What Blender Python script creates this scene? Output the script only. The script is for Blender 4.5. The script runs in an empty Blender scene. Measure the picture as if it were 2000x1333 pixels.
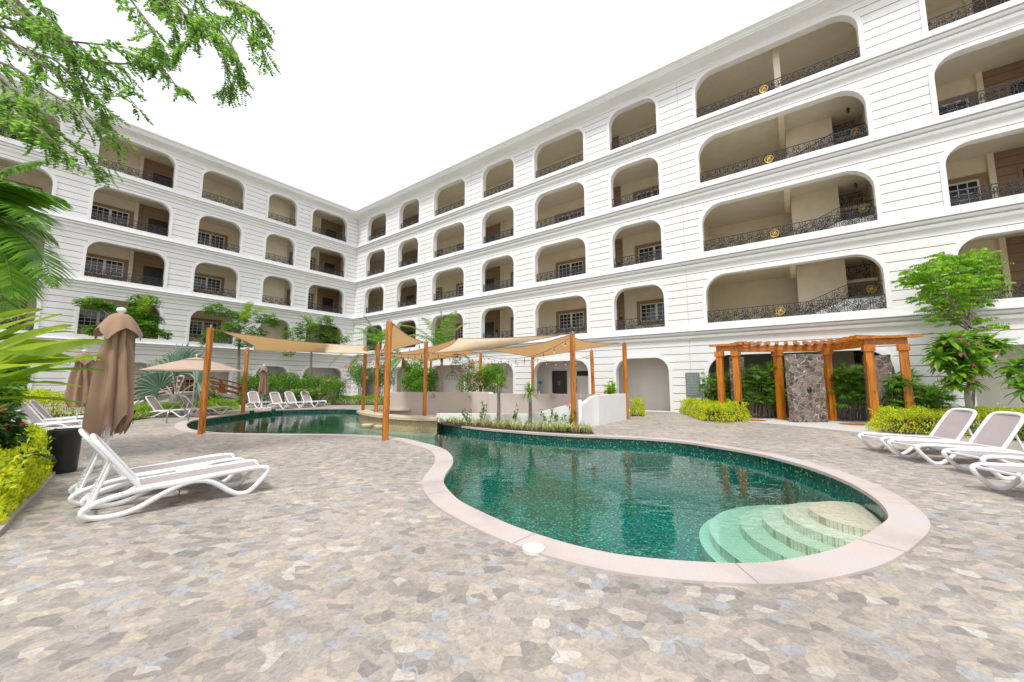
import bpy, math, random
from mathutils import Vector, Matrix, noise
from mathutils.geometry import tessellate_polygon
random.seed(7)
PI = math.pi
scene = bpy.context.scene
col = scene.collection
# ---------------------------------------------------------------- camera model
F = 745.474; PITCH = 0.10592; H = 1.7; K = 1.7/1.5; TH = 0.63815
CP, SP = math.cos(PITCH), math.sin(PITCH)
def ray(px, py):
    x = px-1000; y = 666.5-py
    return Vector((x, F*CP-y*SP, y*CP+F*SP))
def G(px, py, z=0.0):
    r = ray(px, py); t = (z-H)/r.z
    return Vector((r.x*t, r.y*t, z))
def P(px, py, Y):
    r = ray(px, py); t = Y/r.y
    return Vector((r.x*t, Y, H+r.z*t))
U = Vector((math.cos(TH), -math.sin(TH), 0)); V = Vector((-math.sin(TH), -math.cos(TH), 0))
C0 = Vector((-15.099, 36.088, 0))*K
def W(u, v, z=0.0):            # courtyard frame: u along the right wing, v along the left wing
    return C0 + U*u + V*v + Vector((0, 0, z))
def onL(px, u0, z=0.0):        # point of the ground line u = u0 seen at column px
    r = ray(px, 750); d = Vector((r.x, r.y)); o = C0 + U*u0
    det = d.x*(-V.y) + V.x*d.y
    t = (o.x*(-V.y) + V.x*o.y)/det
    return Vector((d.x*t, d.y*t, z))
def onR(px, v0, z=0.0):
    r = ray(px, 750); d = Vector((r.x, r.y)); o = C0 + V*v0
    det = d.x*(-U.y) + U.x*d.y
    t = (o.x*(-U.y) + U.x*o.y)/det
    return Vector((d.x*t, d.y*t, z))
cam = bpy.data.cameras.new('camera'); cam_o = bpy.data.objects.new('camera', cam); col.objects.link(cam_o)
cam_o.location = (0, 0, H); cam_o.rotation_euler = (PI/2+PITCH, 0, 0)
cam.sensor_width = 36; cam.lens = F/2000*36; cam.clip_end = 2000; cam.clip_start = 0.05
scene.camera = cam_o
# ---------------------------------------------------------------- object helpers
def tag(o, label=None, cat=None, group=None, kind=None):
    if label: o['label'] = label
    if cat: o['category'] = cat
    if group: o['group'] = group
    if kind: o['kind'] = kind
    return o
def empty(name, loc=(0, 0, 0), label=None, cat=None, group=None, rz=0):
    o = bpy.data.objects.new(name, None); col.objects.link(o)
    o.location = loc; o.rotation_euler = (0, 0, rz); o.empty_display_size = 0.1
    return tag(o, label, cat, group)
def kids(o): return [c for c in bpy.data.objects if c.parent == o]
def copy_tree(o, parent=None):
    c = o.copy(); col.objects.link(c); c.parent = parent
    for ch in kids(o): copy_tree(ch, c)
    return c
def orig(o):
    v = Vector((0, 0, 0))
    while o: v = v + o.location; o = o.parent
    return v
class MB:
    def __init__(s): s.v = []; s.f = []; s.m = []; s.mi = 0; s.sm = True
    def add(s, vs, fs):
        n = len(s.v); s.v += [tuple(p) for p in vs]; s.f += [tuple(i+n for i in f) for f in fs]; s.m += [s.mi]*len(fs)
    def quad(s, a, b, c, d): s.add([a, b, c, d], [(0, 1, 2, 3)])
    def hexa(s, p):     # 8 corner points: bottom 0-3, top 4-7
        s.add(p, [(3, 2, 1, 0), (4, 5, 6, 7), (0, 1, 5, 4), (1, 2, 6, 5), (2, 3, 7, 6), (3, 0, 4, 7)])
    def box(s, c, sz, rz=0.0, M=None):
        x, y, z = sz[0]/2, sz[1]/2, sz[2]/2
        ps = [Vector(q) for q in ((-x, -y, -z), (x, -y, -z), (x, y, -z), (-x, y, -z), (-x, -y, z), (x, -y, z), (x, y, z), (-x, y, z))]
        if M is None: M = Matrix.Rotation(rz, 3, 'Z')
        s.hexa([Vector(c)+M@q for q in ps])
    def prism(s, poly, z0, z1, bottom=True):
        n = len(poly); a = [Vector((p[0], p[1], z0)) for p in poly]; b = [Vector((p[0], p[1], z1)) for p in poly]
        fs = [(i, (i+1) % n, n+(i+1) % n, n+i) for i in range(n)]
        s.add(a+b, fs)
        t = tessellate_polygon([b]); s.add(b, [up(b, q) for q in t])
        if bottom: s.add(a, [up(a, q)[::-1] for q in t])
    def tube(s, pts, r, n=6, caps=True, rb=None, closed=False):
        pts = [Vector(p) for p in pts]; m = len(pts)
        rs = r if isinstance(r, (list, tuple)) else [r]*m
        vs = []; prev = None
        for i, p in enumerate(pts):
            if closed: t = pts[(i+1) % m]-pts[i-1]
            else: t = pts[min(i+1, m-1)]-pts[max(i-1, 0)]
            if t.length < 1e-9: t = Vector((0, 0, 1))
            t.normalize()
            if prev is None:
                ref = Vector((0, 0, 1)) if abs(t.z) < 0.9 else Vector((1, 0, 0))
                a = t.cross(ref).normalized()
            else:
                a = prev - t*prev.dot(t)
                if a.length < 1e-6: a = t.orthogonal()
                a.normalize()
            prev = a; b = t.cross(a)
            for k in range(n):
                an = 2*PI*k/n
                vs.append(p + a*(math.cos(an)*rs[i]) + b*(math.sin(an)*(rs[i] if rb is None else rb)))
        fs = []
        for i in range(m if closed else m-1):
            j = (i+1) % m
            for k in range(n):
                fs.append((i*n+k, i*n+(k+1) % n, j*n+(k+1) % n, j*n+k))
        if caps and not closed:
            fs.append(tuple(range(n))[::-1]); fs.append(tuple((m-1)*n+k for k in range(n)))
        s.add(vs, fs)
    def lathe(s, c, prof, n=16, M=None):
        c = Vector(c); vs = []
        for r, z in prof:
            for k in range(n):
                q = Vector((r*math.cos(2*PI*k/n), r*math.sin(2*PI*k/n), z))
                vs.append(c + (M@q if M else q))
        fs = [(i*n+k, i*n+(k+1) % n, (i+1)*n+(k+1) % n, (i+1)*n+k) for i in range(len(prof)-1) for k in range(n)]
        fs.append(tuple(range(n))[::-1]); fs.append(tuple((len(prof)-1)*n+k for k in range(n)))
        s.add(vs, fs)
    def ball(s, c, r, n=8, sq=(1, 1, 1)):
        c = Vector(c); m = max(4, n//2); vs = [c+Vector((0, 0, -r*sq[2]))]
        for i in range(1, m):
            a = -PI/2+PI*i/m
            for k in range(n):
                b = 2*PI*k/n; vs.append(c+Vector((r*sq[0]*math.cos(a)*math.cos(b), r*sq[1]*math.cos(a)*math.sin(b), r*sq[2]*math.sin(a))))
        vs.append(c+Vector((0, 0, r*sq[2]))); fs = []
        for k in range(n): fs.append((0, 1+(k+1) % n, 1+k))
        for i in range(m-2):
            for k in range(n):
                a = 1+i*n+k; b = 1+i*n+(k+1) % n; fs.append((a, b, b+n, a+n))
        L = 1+(m-2)*n; T = len(vs)-1
        for k in range(n): fs.append((L+k, L+(k+1) % n, T))
        s.add(vs, fs)
    def build(s, name, mat, parent=None, origin=None, smooth=None, bevel=0):
        o0 = orig(parent) if parent is not None else (Vector(origin) if origin is not None else Vector((0, 0, 0)))
        me = bpy.data.meshes.new(name)
        me.from_pydata([(v[0]-o0.x, v[1]-o0.y, v[2]-o0.z) for v in s.v], [], s.f)
        mats = mat if isinstance(mat, (list, tuple)) else [mat]
        for m in mats: me.materials.append(m)
        if len(mats) > 1: me.polygons.foreach_set('material_index', s.m)
        me.validate()
        if smooth: 
            me.polygons.foreach_set('use_smooth', [True]*len(me.polygons))
            try: me.set_sharp_from_angle(angle=math.radians(smooth if smooth > 1 else 40))
            except Exception: pass
        me.update()
        o = bpy.data.objects.new(name, me); col.objects.link(o)
        if parent is not None: o.parent = parent
        else: o.location = o0
        if bevel:
            b = o.modifiers.new('bevel', 'BEVEL'); b.width = bevel; b.segments = 2; b.limit_method = 'ANGLE'
        return o
def up(vs, q):
    a, b, c = (Vector(vs[i]) for i in q)
    return tuple(q) if (b-a).cross(c-a).z >= 0 else tuple(q[::-1])
def lerp(a, b, t): return a+(b-a)*t
def crom(pts, n=6, closed=True):
    pts = [Vector(p) for p in pts]; m = len(pts); out = []
    for i in range(m if closed else m-1):
        p0 = pts[(i-1) % m] if closed or i > 0 else pts[0]
        p1 = pts[i]; p2 = pts[(i+1) % m]
        p3 = pts[(i+2) % m] if closed or i+2 < m else pts[-1]
        for k in range(n):
            t = k/n
            out.append(0.5*((2*p1)+(p2-p0)*t+(2*p0-5*p1+4*p2-p3)*t*t+(3*p1-p0-3*p2+p3)*t**3))
    if not closed: out.append(pts[-1])
    return out
# ---------------------------------------------------------------- materials
def newmat(name):
    m = bpy.data.materials.new(name); m.use_nodes = True
    nt = m.node_tree; nt.nodes.clear()
    out = nt.nodes.new('ShaderNodeOutputMaterial')
    return m, nt, out
def N(nt, t, **kw):
    n = nt.nodes.new('ShaderNode'+t)
    for k, v in kw.items():
        if k.startswith('i_'): n.inputs[int(k[2:])].default_value = v
        else: setattr(n, k, v)
    return n
def ramp(nt, fac, stops, interp='LINEAR'):
    r = nt.nodes.new('ShaderNodeValToRGB'); cr = r.color_ramp; cr.interpolation = interp
    while len(cr.elements) > 1: cr.elements.remove(cr.elements[-1])
    for i, (p, c) in enumerate(stops):
        e = cr.elements[0] if i == 0 else cr.elements.new(p)
        e.position = p; e.color = (*c, 1) if len(c) == 3 else c
    nt.links.new(fac, r.inputs[0]); return r
def simple(name, c, rough=0.6, metal=0.0, noise_amt=0.12, nscale=6.0, bump=0.0, bscale=40.0, spec=0.5, coat=0.0):
    m, nt, out = newmat(name); L = nt.links
    b = N(nt, 'BsdfPrincipled'); b.inputs['Roughness'].default_value = rough; b.inputs['Metallic'].default_value = metal
    b.inputs['Specular IOR Level'].default_value = spec; b.inputs['Coat Weight'].default_value = coat
    g = N(nt, 'NewGeometry'); n = N(nt, 'TexNoise'); n.inputs['Scale'].default_value = nscale; n.inputs['Detail'].default_value = 5
    L.new(g.outputs['Position'], n.inputs['Vector'])
    lo = tuple(max(0, x*(1-noise_amt)) for x in c); hi = tuple(min(1, x*(1+noise_amt)) for x in c)
    r = ramp(nt, n.outputs[0], [(0.3, lo), (0.7, hi)]); L.new(r.outputs[0], b.inputs['Base Color'])
    if bump:
        n2 = N(nt, 'TexNoise'); n2.inputs['Scale'].default_value = bscale; n2.inputs['Detail'].default_value = 4
        L.new(g.outputs['Position'], n2.inputs['Vector'])
        bp = N(nt, 'Bump'); bp.inputs['Strength'].default_value = bump; bp.inputs['Distance'].default_value = 0.02
        L.new(n2.outputs[0], bp.inputs['Height']); L.new(bp.outputs[0], b.inputs['Normal'])
    L.new(b.outputs[0], out.inputs[0]); return m
def leafmat(name, c1, c2, trans=0.35, rough=0.45, c3=None):
    m, nt, out = newmat(name); L = nt.links
    g = N(nt, 'NewGeometry')
    st = [(0.0, c1), (1.0, c2)] if c3 is None else [(0.0, c1), (0.6, c2), (1.0, c3)]
    r = ramp(nt, g.outputs['Random Per Island'], st)
    b = N(nt, 'BsdfPrincipled'); b.inputs['Roughness'].default_value = rough; b.inputs['Specular IOR Level'].default_value = 0.4
    t = N(nt, 'BsdfTranslucent'); mx = N(nt, 'MixShader'); mx.inputs[0].default_value = trans
    hs = N(nt, 'HueSaturation'); hs.inputs['Value'].default_value = 1.7; hs.inputs['Hue'].default_value = 0.488
    L.new(r.outputs[0], b.inputs['Base Color']); L.new(r.outputs[0], hs.inputs['Color']); L.new(hs.outputs[0], t.inputs[0])
    L.new(b.outputs[0], mx.inputs[1]); L.new(t.outputs[0], mx.inputs[2]); L.new(mx.outputs[0], out.inputs[0]); return m
def wood(name, c1, c2, scale=1.0, axis='Z'):
    m, nt, out = newmat(name); L = nt.links
    tc = N(nt, 'TexCoord'); mp = N(nt, 'Mapping')
    mp.inputs['Scale'].default_value = {'Z': (14, 14, 1.1), 'X': (1.1, 14, 14), 'Y': (14, 1.1, 14)}[axis]
    L.new(tc.outputs['Object'], mp.inputs[0])
    oi = N(nt, 'ObjectInfo'); va = N(nt, 'VectorMath', operation='ADD'); L.new(mp.outputs[0], va.inputs[0])
    cx = N(nt, 'CombineXYZ'); mm = N(nt, 'Math', operation='MULTIPLY'); mm.inputs[1].default_value = 50
    L.new(oi.outputs['Random'], mm.inputs[0]); L.new(mm.outputs[0], cx.inputs[0]); L.new(mm.outputs[0], cx.inputs[2]); L.new(cx.outputs[0], va.inputs[1])
    n = N(nt, 'TexNoise'); n.inputs['Scale'].default_value = scale; n.inputs['Detail'].default_value = 8; n.inputs['Roughness'].default_value = 0.65; n.inputs['Distortion'].default_value = 0.8
    L.new(va.outputs[0], n.inputs['Vector'])
    dark = tuple(x*0.25 for x in c1)
    r = ramp(nt, n.outputs[0], [(0.28, dark), (0.4, c1), (0.62, c2), (0.8, tuple(min(1, x*1.25) for x in c2))])
    b = N(nt, 'BsdfPrincipled'); b.inputs['Roughness'].default_value = 0.42; b.inputs['Coat Weight'].default_value = 0.15
    L.new(r.outputs[0], b.inputs['Base Color'])
    bp = N(nt, 'Bump'); bp.inputs['Strength'].default_value = 0.25; bp.inputs['Distance'].default_value = 0.01
    L.new(n.outputs[0], bp.inputs['Height']); L.new(bp.outputs[0], b.inputs['Normal'])
    L.new(b.outputs[0], out.inputs[0]); return m
M = {}
M['white'] = simple('white_stucco', (0.80, 0.80, 0.795), 0.75, noise_amt=0.03, nscale=1.5, bump=0.12, bscale=60)
M['trim'] = simple('white_trim', (0.81, 0.81, 0.805), 0.7, noise_amt=0.03, nscale=3)
M['cream'] = simple('cream_wall', (0.84, 0.76, 0.59), 0.8, noise_amt=0.05, nscale=2)
M['ceil'] = simple('gallery_ceiling', (0.80, 0.74, 0.62), 0.8, noise_amt=0.04, nscale=2)
M['pale'] = simple('pale_ground_wall', (0.70, 0.68, 0.64), 0.8, noise_amt=0.03, nscale=1.5)
M['brown'] = simple('brown_cladding', (0.31, 0.205, 0.12), 0.7, noise_amt=0.06, nscale=3)
M['groove'] = simple('dark_joint', (0.12, 0.09, 0.065), 0.8)
M['iron'] = simple('wrought_iron', (0.035, 0.035, 0.045), 0.45, metal=0.2, noise_amt=0.1)
M['gold'] = simple('gilded_metal', (0.55, 0.38, 0.12), 0.42, metal=0.7)
M['door'] = simple('dark_door', (0.03, 0.024, 0.022), 0.4)
M['frame'] = simple('white_window_frame', (0.78, 0.77, 0.74), 0.45, noise_amt=0.02)
M['plastic'] = simple('white_resin', (0.80, 0.80, 0.81), 0.38, noise_amt=0.02)
M['steel'] = simple('stainless_steel', (0.48, 0.48, 0.50), 0.22, metal=1.0, noise_amt=0.03)
M['grey'] = simple('grey_plastic', (0.36, 0.35, 0.37), 0.5)
M['black'] = simple('black_plastic', (0.018, 0.018, 0.022), 0.35)
M['wood'] = wood('varnished_post_wood', (0.33, 0.10, 0.008), (0.62, 0.225, 0.018))
M['woodp'] = wood('pergola_wood', (0.36, 0.105, 0.006), (0.66, 0.22, 0.012), axis='Z')
M['woodx'] = wood('pergola_beam_wood', (0.36, 0.105, 0.006), (0.66, 0.22, 0.012), axis='X')
M['bridge'] = wood('bridge_rail_wood', (0.22, 0.06, 0.015), (0.36, 0.12, 0.035), axis='X')
M['conc'] = simple('smooth_concrete', (0.55, 0.53, 0.50), 0.7, noise_amt=0.05, nscale=2, bump=0.1)
M['taupew'] = simple('taupe_wall', (0.57, 0.50, 0.45), 0.8, noise_amt=0.03, nscale=1.5)
M['soil'] = simple('soil', (0.06, 0.04, 0.028), 0.95, noise_amt=0.4, nscale=8, bump=0.8, bscale=25)
M['bark'] = simple('grey_bark', (0.22, 0.18, 0.15), 0.85, noise_amt=0.3, nscale=10, bump=0.6, bscale=30)
M['barkp'] = simple('pale_bark', (0.42, 0.38, 0.33), 0.8, noise_amt=0.2, nscale=8, bump=0.4, bscale=30)
M['stem'] = simple('green_stem', (0.12, 0.17, 0.05), 0.6, noise_amt=0.3)
M['pink'] = leafmat('pink_petals', (0.75, 0.2, 0.3), (0.8, 0.38, 0.45), 0.3)
M['magenta'] = leafmat('magenta_petals', (0.6, 0.02, 0.16), (0.75, 0.06, 0.25), 0.3)
M['g_dark'] = leafmat('dark_green_leaf', (0.02, 0.08, 0.015), (0.08, 0.20, 0.03), 0.3)
M['g_mid'] = leafmat('mid_green_leaf', (0.04, 0.14, 0.015), (0.20, 0.40, 0.035), 0.4)
M['g_lime'] = leafmat('lime_leaf', (0.13, 0.28, 0.02), (0.38, 0.58, 0.04), 0.4)
M['g_yel'] = leafmat('golden_leaf', (0.18, 0.32, 0.015), (0.52, 0.60, 0.02), 0.4, c3=(0.74, 0.72, 0.03))
M['g_over'] = leafmat('fine_tree_leaf', (0.04, 0.12, 0.02), (0.24, 0.46, 0.07), 0.5)
def banana_mat():
    m = leafmat('broad_leaf', (0.10, 0.22, 0.015), (0.30, 0.42, 0.03), 0.45, 0.38); nt = m.node_tree; L = nt.links
    tc = N(nt, 'TexCoord'); w = N(nt, 'TexWave'); w.inputs['Scale'].default_value = 5; w.inputs['Distortion'].default_value = 3; w.inputs['Detail'].default_value = 3; L.new(tc.outputs['Object'], w.inputs['Vector'])
    n = N(nt, 'TexNoise'); n.inputs['Scale'].default_value = 5; n.inputs['Detail'].default_value = 7; L.new(tc.outputs['Object'], n.inputs['Vector'])
    b = next(x for x in nt.nodes if x.type == 'BSDF_PRINCIPLED'); src = b.inputs['Base Color'].links[0].from_socket
    r = ramp(nt, n.outputs[0], [(0.3, (0.6, 0.68, 0.5)), (0.55, (1, 1, 1)), (0.75, (1.5, 1.25, 0.9))]); mu = N(nt, 'MixRGB', blend_type='MULTIPLY'); mu.inputs[0].default_value = 1
    L.new(src, mu.inputs[1]); L.new(r.outputs[0], mu.inputs[2]); L.new(mu.outputs[0], b.inputs['Base Color'])
    bp = N(nt, 'Bump'); bp.inputs['Strength'].default_value = .5; bp.inputs['Distance'].default_value = .01; L.new(w.outputs['Fac'], bp.inputs['Height']); L.new(bp.outputs[0], b.inputs['Normal']); return m
M['g_ban'] = banana_mat()
M['g_palm'] = leafmat('palm_leaf', (0.05, 0.17, 0.02), (0.21, 0.41, 0.04), 0.45, 0.35)
M['g_silver'] = leafmat('silver_palm_leaf', (0.09, 0.16, 0.11), (0.18, 0.27, 0.19), 0.2, 0.5)
M['g_var'] = leafmat('variegated_grass', (0.22, 0.30, 0.07), (0.66, 0.64, 0.36), 0.3)
def math_(nt, op, a, b=None, c=None):
    n = N(nt, 'Math', operation=op)
    for i, x in enumerate((a, b, c)):
        if x is None: continue
        if isinstance(x, (int, float)): n.inputs[i].default_value = x
        else: nt.links.new(x, n.inputs[i])
    return n.outputs[0]
def facade_mat():
    m, nt, out = newmat('grooved_stucco'); L = nt.links
    g = N(nt, 'NewGeometry'); s = N(nt, 'SeparateXYZ'); L.new(g.outputs['Position'], s.inputs[0]); z = s.outputs[2]
    P4 = 3.475*K
    zr = math_(nt, 'SUBTRACT', z, 4.27*K); zr = math_(nt, 'DIVIDE', zr, P4); fr = math_(nt, 'FRACT', zr); zf = math_(nt, 'MULTIPLY', fr, P4)
    a = math_(nt, 'DIVIDE', math_(nt, 'SUBTRACT', zf, 0.27*K), 0.3716*K)
    b = math_(nt, 'DIVIDE', math_(nt, 'SUBTRACT', z, 0.53*K), 0.3835*K)
    low = math_(nt, 'LESS_THAN', z, 3.6*K)
    mixv = math_(nt, 'ADD', math_(nt, 'MULTIPLY', b, low), math_(nt, 'MULTIPLY', a, math_(nt, 'SUBTRACT', 1.0, low)))
    d = math_(nt, 'ABSOLUTE', math_(nt, 'SUBTRACT', math_(nt, 'FRACT', math_(nt, 'ADD', mixv, 0.5)), 0.5))
    mask = math_(nt, 'LESS_THAN', d, 0.042)
    ok = math_(nt, 'ADD', math_(nt, 'GREATER_THAN', zf, 0.2*K), low); ok = math_(nt, 'MINIMUM', ok, 1.0)
    mask = math_(nt, 'MULTIPLY', mask, ok)
    sm = N(nt, 'MapRange'); sm.inputs['From Min'].default_value = 0.02; sm.inputs['From Max'].default_value = 0.055; L.new(d, sm.inputs[0])
    h = math_(nt, 'MAXIMUM', sm.outputs[0], math_(nt, 'SUBTRACT', 1.0, ok))
    n = N(nt, 'TexNoise'); n.inputs['Scale'].default_value = 0.9; n.inputs['Detail'].default_value = 6; L.new(g.outputs['Position'], n.inputs['Vector'])
    base = ramp(nt, n.outputs[0], [(0.3, (0.78, 0.78, 0.775)), (0.7, (0.81, 0.81, 0.81))])
    mp = N(nt, 'Mapping'); mp.inputs['Scale'].default_value = (2.2, 2.2, 0.22); L.new(g.outputs['Position'], mp.inputs[0])
    n3 = N(nt, 'TexNoise'); n3.inputs['Scale'].default_value = 1.0; n3.inputs['Detail'].default_value = 8; L.new(mp.outputs[0], n3.inputs['Vector'])
    stn = ramp(nt, n3.outputs[0], [(0.55, (1, 1, 1)), (0.85, (0.93, 0.92, 0.89))])
    mu = N(nt, 'MixRGB', blend_type='MULTIPLY'); mu.inputs[0].default_value = 0.7; L.new(base.outputs[0], mu.inputs[1]); L.new(stn.outputs[0], mu.inputs[2])
    mx = N(nt, 'MixRGB'); L.new(mask, mx.inputs[0]); L.new(mu.outputs[0], mx.inputs[1]); mx.inputs[2].default_value = (0.29, 0.20, 0.115, 1)
    bs = N(nt, 'BsdfPrincipled'); bs.inputs['Roughness'].default_value = 0.75; L.new(mx.outputs[0], bs.inputs['Base Color'])
    bp = N(nt, 'Bump'); bp.inputs['Strength'].default_value = 0.9; bp.inputs['Distance'].default_value = 0.02; L.new(h, bp.inputs['Height'])
    L.new(bp.outputs[0], bs.inputs['Normal']); L.new(bs.outputs[0], out.inputs[0]); return m
M['facade'] = facade_mat()
def paver_mat():
    m, nt, out = newmat('printed_stone_paving'); L = nt.links
    g = N(nt, 'NewGeometry')
    n0 = N(nt, 'TexNoise'); n0.inputs['Scale'].default_value = 6.5; n0.inputs['Detail'].default_value = 1.5; L.new(g.outputs['Position'], n0.inputs['Vector'])
    sc = N(nt, 'VectorMath', operation='SCALE'); sc.inputs['Scale'].default_value = 0.07
    sb = N(nt, 'VectorMath', operation='SUBTRACT'); sb.inputs[1].default_value = (0.5, 0.5, 0.5); L.new(n0.outputs['Color'], sb.inputs[0]); L.new(sb.outputs[0], sc.inputs[0])
    ad = N(nt, 'VectorMath', operation='ADD'); L.new(g.outputs['Position'], ad.inputs[0]); L.new(sc.outputs[0], ad.inputs[1])
    mp = N(nt, 'Mapping'); mp.inputs['Rotation'].default_value = (0, 0, 0.35); mp.inputs['Scale'].default_value = (1.0, 1.25, 1.0); L.new(ad.outputs[0], mp.inputs[0])
    v = N(nt, 'TexVoronoi'); v.voronoi_dimensions = '2D'; v.inputs['Scale'].default_value = 8.2; v.inputs['Randomness'].default_value = 1.0; L.new(mp.outputs[0], v.inputs['Vector'])
    cs = N(nt, 'SeparateColor'); L.new(v.outputs['Color'], cs.inputs[0])
    cr = ramp(nt, cs.outputs[0], [(0.0, (0.305, 0.272, 0.243)), (0.13, (0.435, 0.375, 0.315)), (0.25, (0.352, 0.318, 0.288)), (0.38, (0.368, 0.368, 0.378)), (0.46, (0.405, 0.355, 0.31)), (0.60, (0.49, 0.455, 0.41)), (0.65, (0.255, 0.236, 0.222)), (0.71, (0.375, 0.332, 0.296)), (0.86, (0.445, 0.39, 0.333)), (0.94, (0.325, 0.297, 0.272))], 'CONSTANT')
    # inner veining
    n1 = N(nt, 'TexNoise'); n1.inputs['Scale'].default_value = 17; n1.inputs['Detail'].default_value = 9; n1.inputs['Roughness'].default_value = 0.68; n1.inputs['Distortion'].default_value = 1.2; L.new(g.outputs['Position'], n1.inputs['Vector'])
    r1 = ramp(nt, n1.outputs[0], [(0.3, (0.62, 0.61, 0.61)), (0.5, (1, 1, 1)), (0.72, (1.35, 1.32, 1.28))])
    m1 = N(nt, 'MixRGB', blend_type='MULTIPLY'); m1.inputs[0].default_value = 0.85; L.new(cr.outputs[0], m1.inputs[1]); L.new(r1.outputs[0], m1.inputs[2])
    n2 = N(nt, 'TexNoise'); n2.inputs['Scale'].default_value = 0.55; n2.inputs['Detail'].default_value = 5; L.new(g.outputs['Position'], n2.inputs['Vector'])
    r2 = ramp(nt, n2.outputs[0], [(0.35, (0.82, 0.815, 0.81)), (0.65, (1.03, 1.015, 0.985))])
    m2 = N(nt, 'MixRGB', blend_type='MULTIPLY'); m2.inputs[0].default_value = 1; L.new(m1.outputs[0], m2.inputs[1]); L.new(r2.outputs[0], m2.inputs[2])
    ve = N(nt, 'TexVoronoi'); ve.voronoi_dimensions = '2D'; ve.feature = 'DISTANCE_TO_EDGE'; ve.inputs['Scale'].default_value = 8.2; L.new(mp.outputs[0], ve.inputs['Vector'])
    # jigsaw joints of the big slabs: a larger cell pattern, warped
    ad2 = N(nt, 'VectorMath', operation='ADD'); sc2 = N(nt, 'VectorMath', operation='SCALE'); sc2.inputs['Scale'].default_value = 0.30; L.new(sb.outputs[0], sc2.inputs[0]); L.new(g.outputs['Position'], ad2.inputs[0]); L.new(sc2.outputs[0], ad2.inputs[1])
    vb = N(nt, 'TexVoronoi'); vb.voronoi_dimensions = '2D'; vb.feature = 'DISTANCE_TO_EDGE'; vb.inputs['Scale'].default_value = 0.95; L.new(ad2.outputs[0], vb.inputs['Vector'])
    e1 = ramp(nt, ve.outputs['Distance'], [(0.0, (0.70, 0.69, 0.69)), (0.022, (1, 1, 1))])
    e2 = ramp(nt, vb.outputs['Distance'], [(0.0, (0, 0, 0)), (0.0035, (0, 0, 0)), (0.0075, (1, 1, 1))])
    m3 = N(nt, 'MixRGB', blend_type='MULTIPLY'); m3.inputs[0].default_value = 0.8; L.new(m2.outputs[0], m3.inputs[1]); L.new(e1.outputs[0], m3.inputs[2])
    m4 = N(nt, 'MixRGB'); L.new(e2.outputs[0], m4.inputs[0]); m4.inputs[1].default_value = (0.33, 0.33, 0.37, 1); L.new(m3.outputs[0], m4.inputs[2])
    b = N(nt, 'BsdfPrincipled'); b.inputs['Roughness'].default_value = 0.6; b.inputs['Specular IOR Level'].default_value = 0.35
    L.new(m4.outputs[0], b.inputs['Base Color'])
    mb = math_(nt, 'ADD', math_(nt, 'MULTIPLY', n1.outputs[0], 0.5), e2.outputs[0])
    bp = N(nt, 'Bump'); bp.inputs['Strength'].default_value = 0.35; bp.inputs['Distance'].default_value = 0.006; L.new(mb, bp.inputs['Height'])
    L.new(bp.outputs[0], b.inputs['Normal']); L.new(b.outputs[0], out.inputs[0]); return m
M['paver'] = paver_mat()
def mosaic(name, stops, scale=28.0, grout=(0.2, 0.25, 0.22), size=1.0, rough=0.15, bright=None):
    m, nt, out = newmat(name); L = nt.links
    g = N(nt, 'NewGeometry'); sp = N(nt, 'VectorMath', operation='SCALE'); sp.inputs['Scale'].default_value = scale; L.new(g.outputs['Position'], sp.inputs[0])
    # tile coordinates: add a touch of the normal so vertical faces also tile
    fl = N(nt, 'VectorMath', operation='FLOOR'); L.new(sp.outputs[0], fl.inputs[0])
    frc = N(nt, 'VectorMath', operation='FRACTION'); L.new(sp.outputs[0], frc.inputs[0])
    wn = N(nt, 'TexWhiteNoise'); wn.noise_dimensions = '3D'; L.new(fl.outputs[0], wn.inputs['Vector'])
    cr = ramp(nt, wn.outputs['Value'], stops, 'CONSTANT')
    s = N(nt, 'SeparateXYZ'); L.new(frc.outputs[0], s.inputs[0])
    gx = math_(nt, 'ABSOLUTE', math_(nt, 'SUBTRACT', s.outputs[0], 0.5)); gy = math_(nt, 'ABSOLUTE', math_(nt, 'SUBTRACT', s.outputs[1], 0.5))
    gm = math_(nt, 'GREATER_THAN', math_(nt, 'MAXIMUM', gx, gy), 0.44)
    mx = N(nt, 'MixRGB'); L.new(gm, mx.inputs[0]); L.new(cr.outputs[0], mx.inputs[1]); mx.inputs[2].default_value = (*grout, 1)
    b = N(nt, 'BsdfPrincipled'); b.inputs['Roughness'].default_value = rough
    L.new(mx.outputs[0], b.inputs['Base Color']); L.new(b.outputs[0], out.inputs[0]); return m
M['green_tile'] = mosaic('green_glass_mosaic', [(0, (0.0, 0.10, 0.09)), (0.22, (0.0, 0.17, 0.145)), (0.42, (0.005, 0.075, 0.07)), (0.58, (0.01, 0.25, 0.18)), (0.78, (0.0, 0.13, 0.12)), (0.90, (0.06, 0.50, 0.30)), (0.97, (0.25, 0.70, 0.28))], 30, (0.01, 0.10, 0.09))
M['band_tile'] = mosaic('waterline_mosaic', [(0, (0.0, 0.06, 0.05)), (0.3, (0.0, 0.10, 0.075)), (0.55, (0.01, 0.045, 0.04)), (0.72, (0.02, 0.15, 0.09)), (0.86, (0.15, 0.30, 0.06)), (0.94, (0.0, 0.10, 0.10))], 28, (0.02, 0.07, 0.055))
M['step_tile'] = mosaic('cream_step_mosaic', [(0, (0.72, 0.65, 0.49)), (0.3, (0.75, 0.68, 0.52)), (0.6, (0.70, 0.63, 0.47)), (0.85, (0.73, 0.67, 0.52))], 18, (0.42, 0.38, 0.27))
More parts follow.
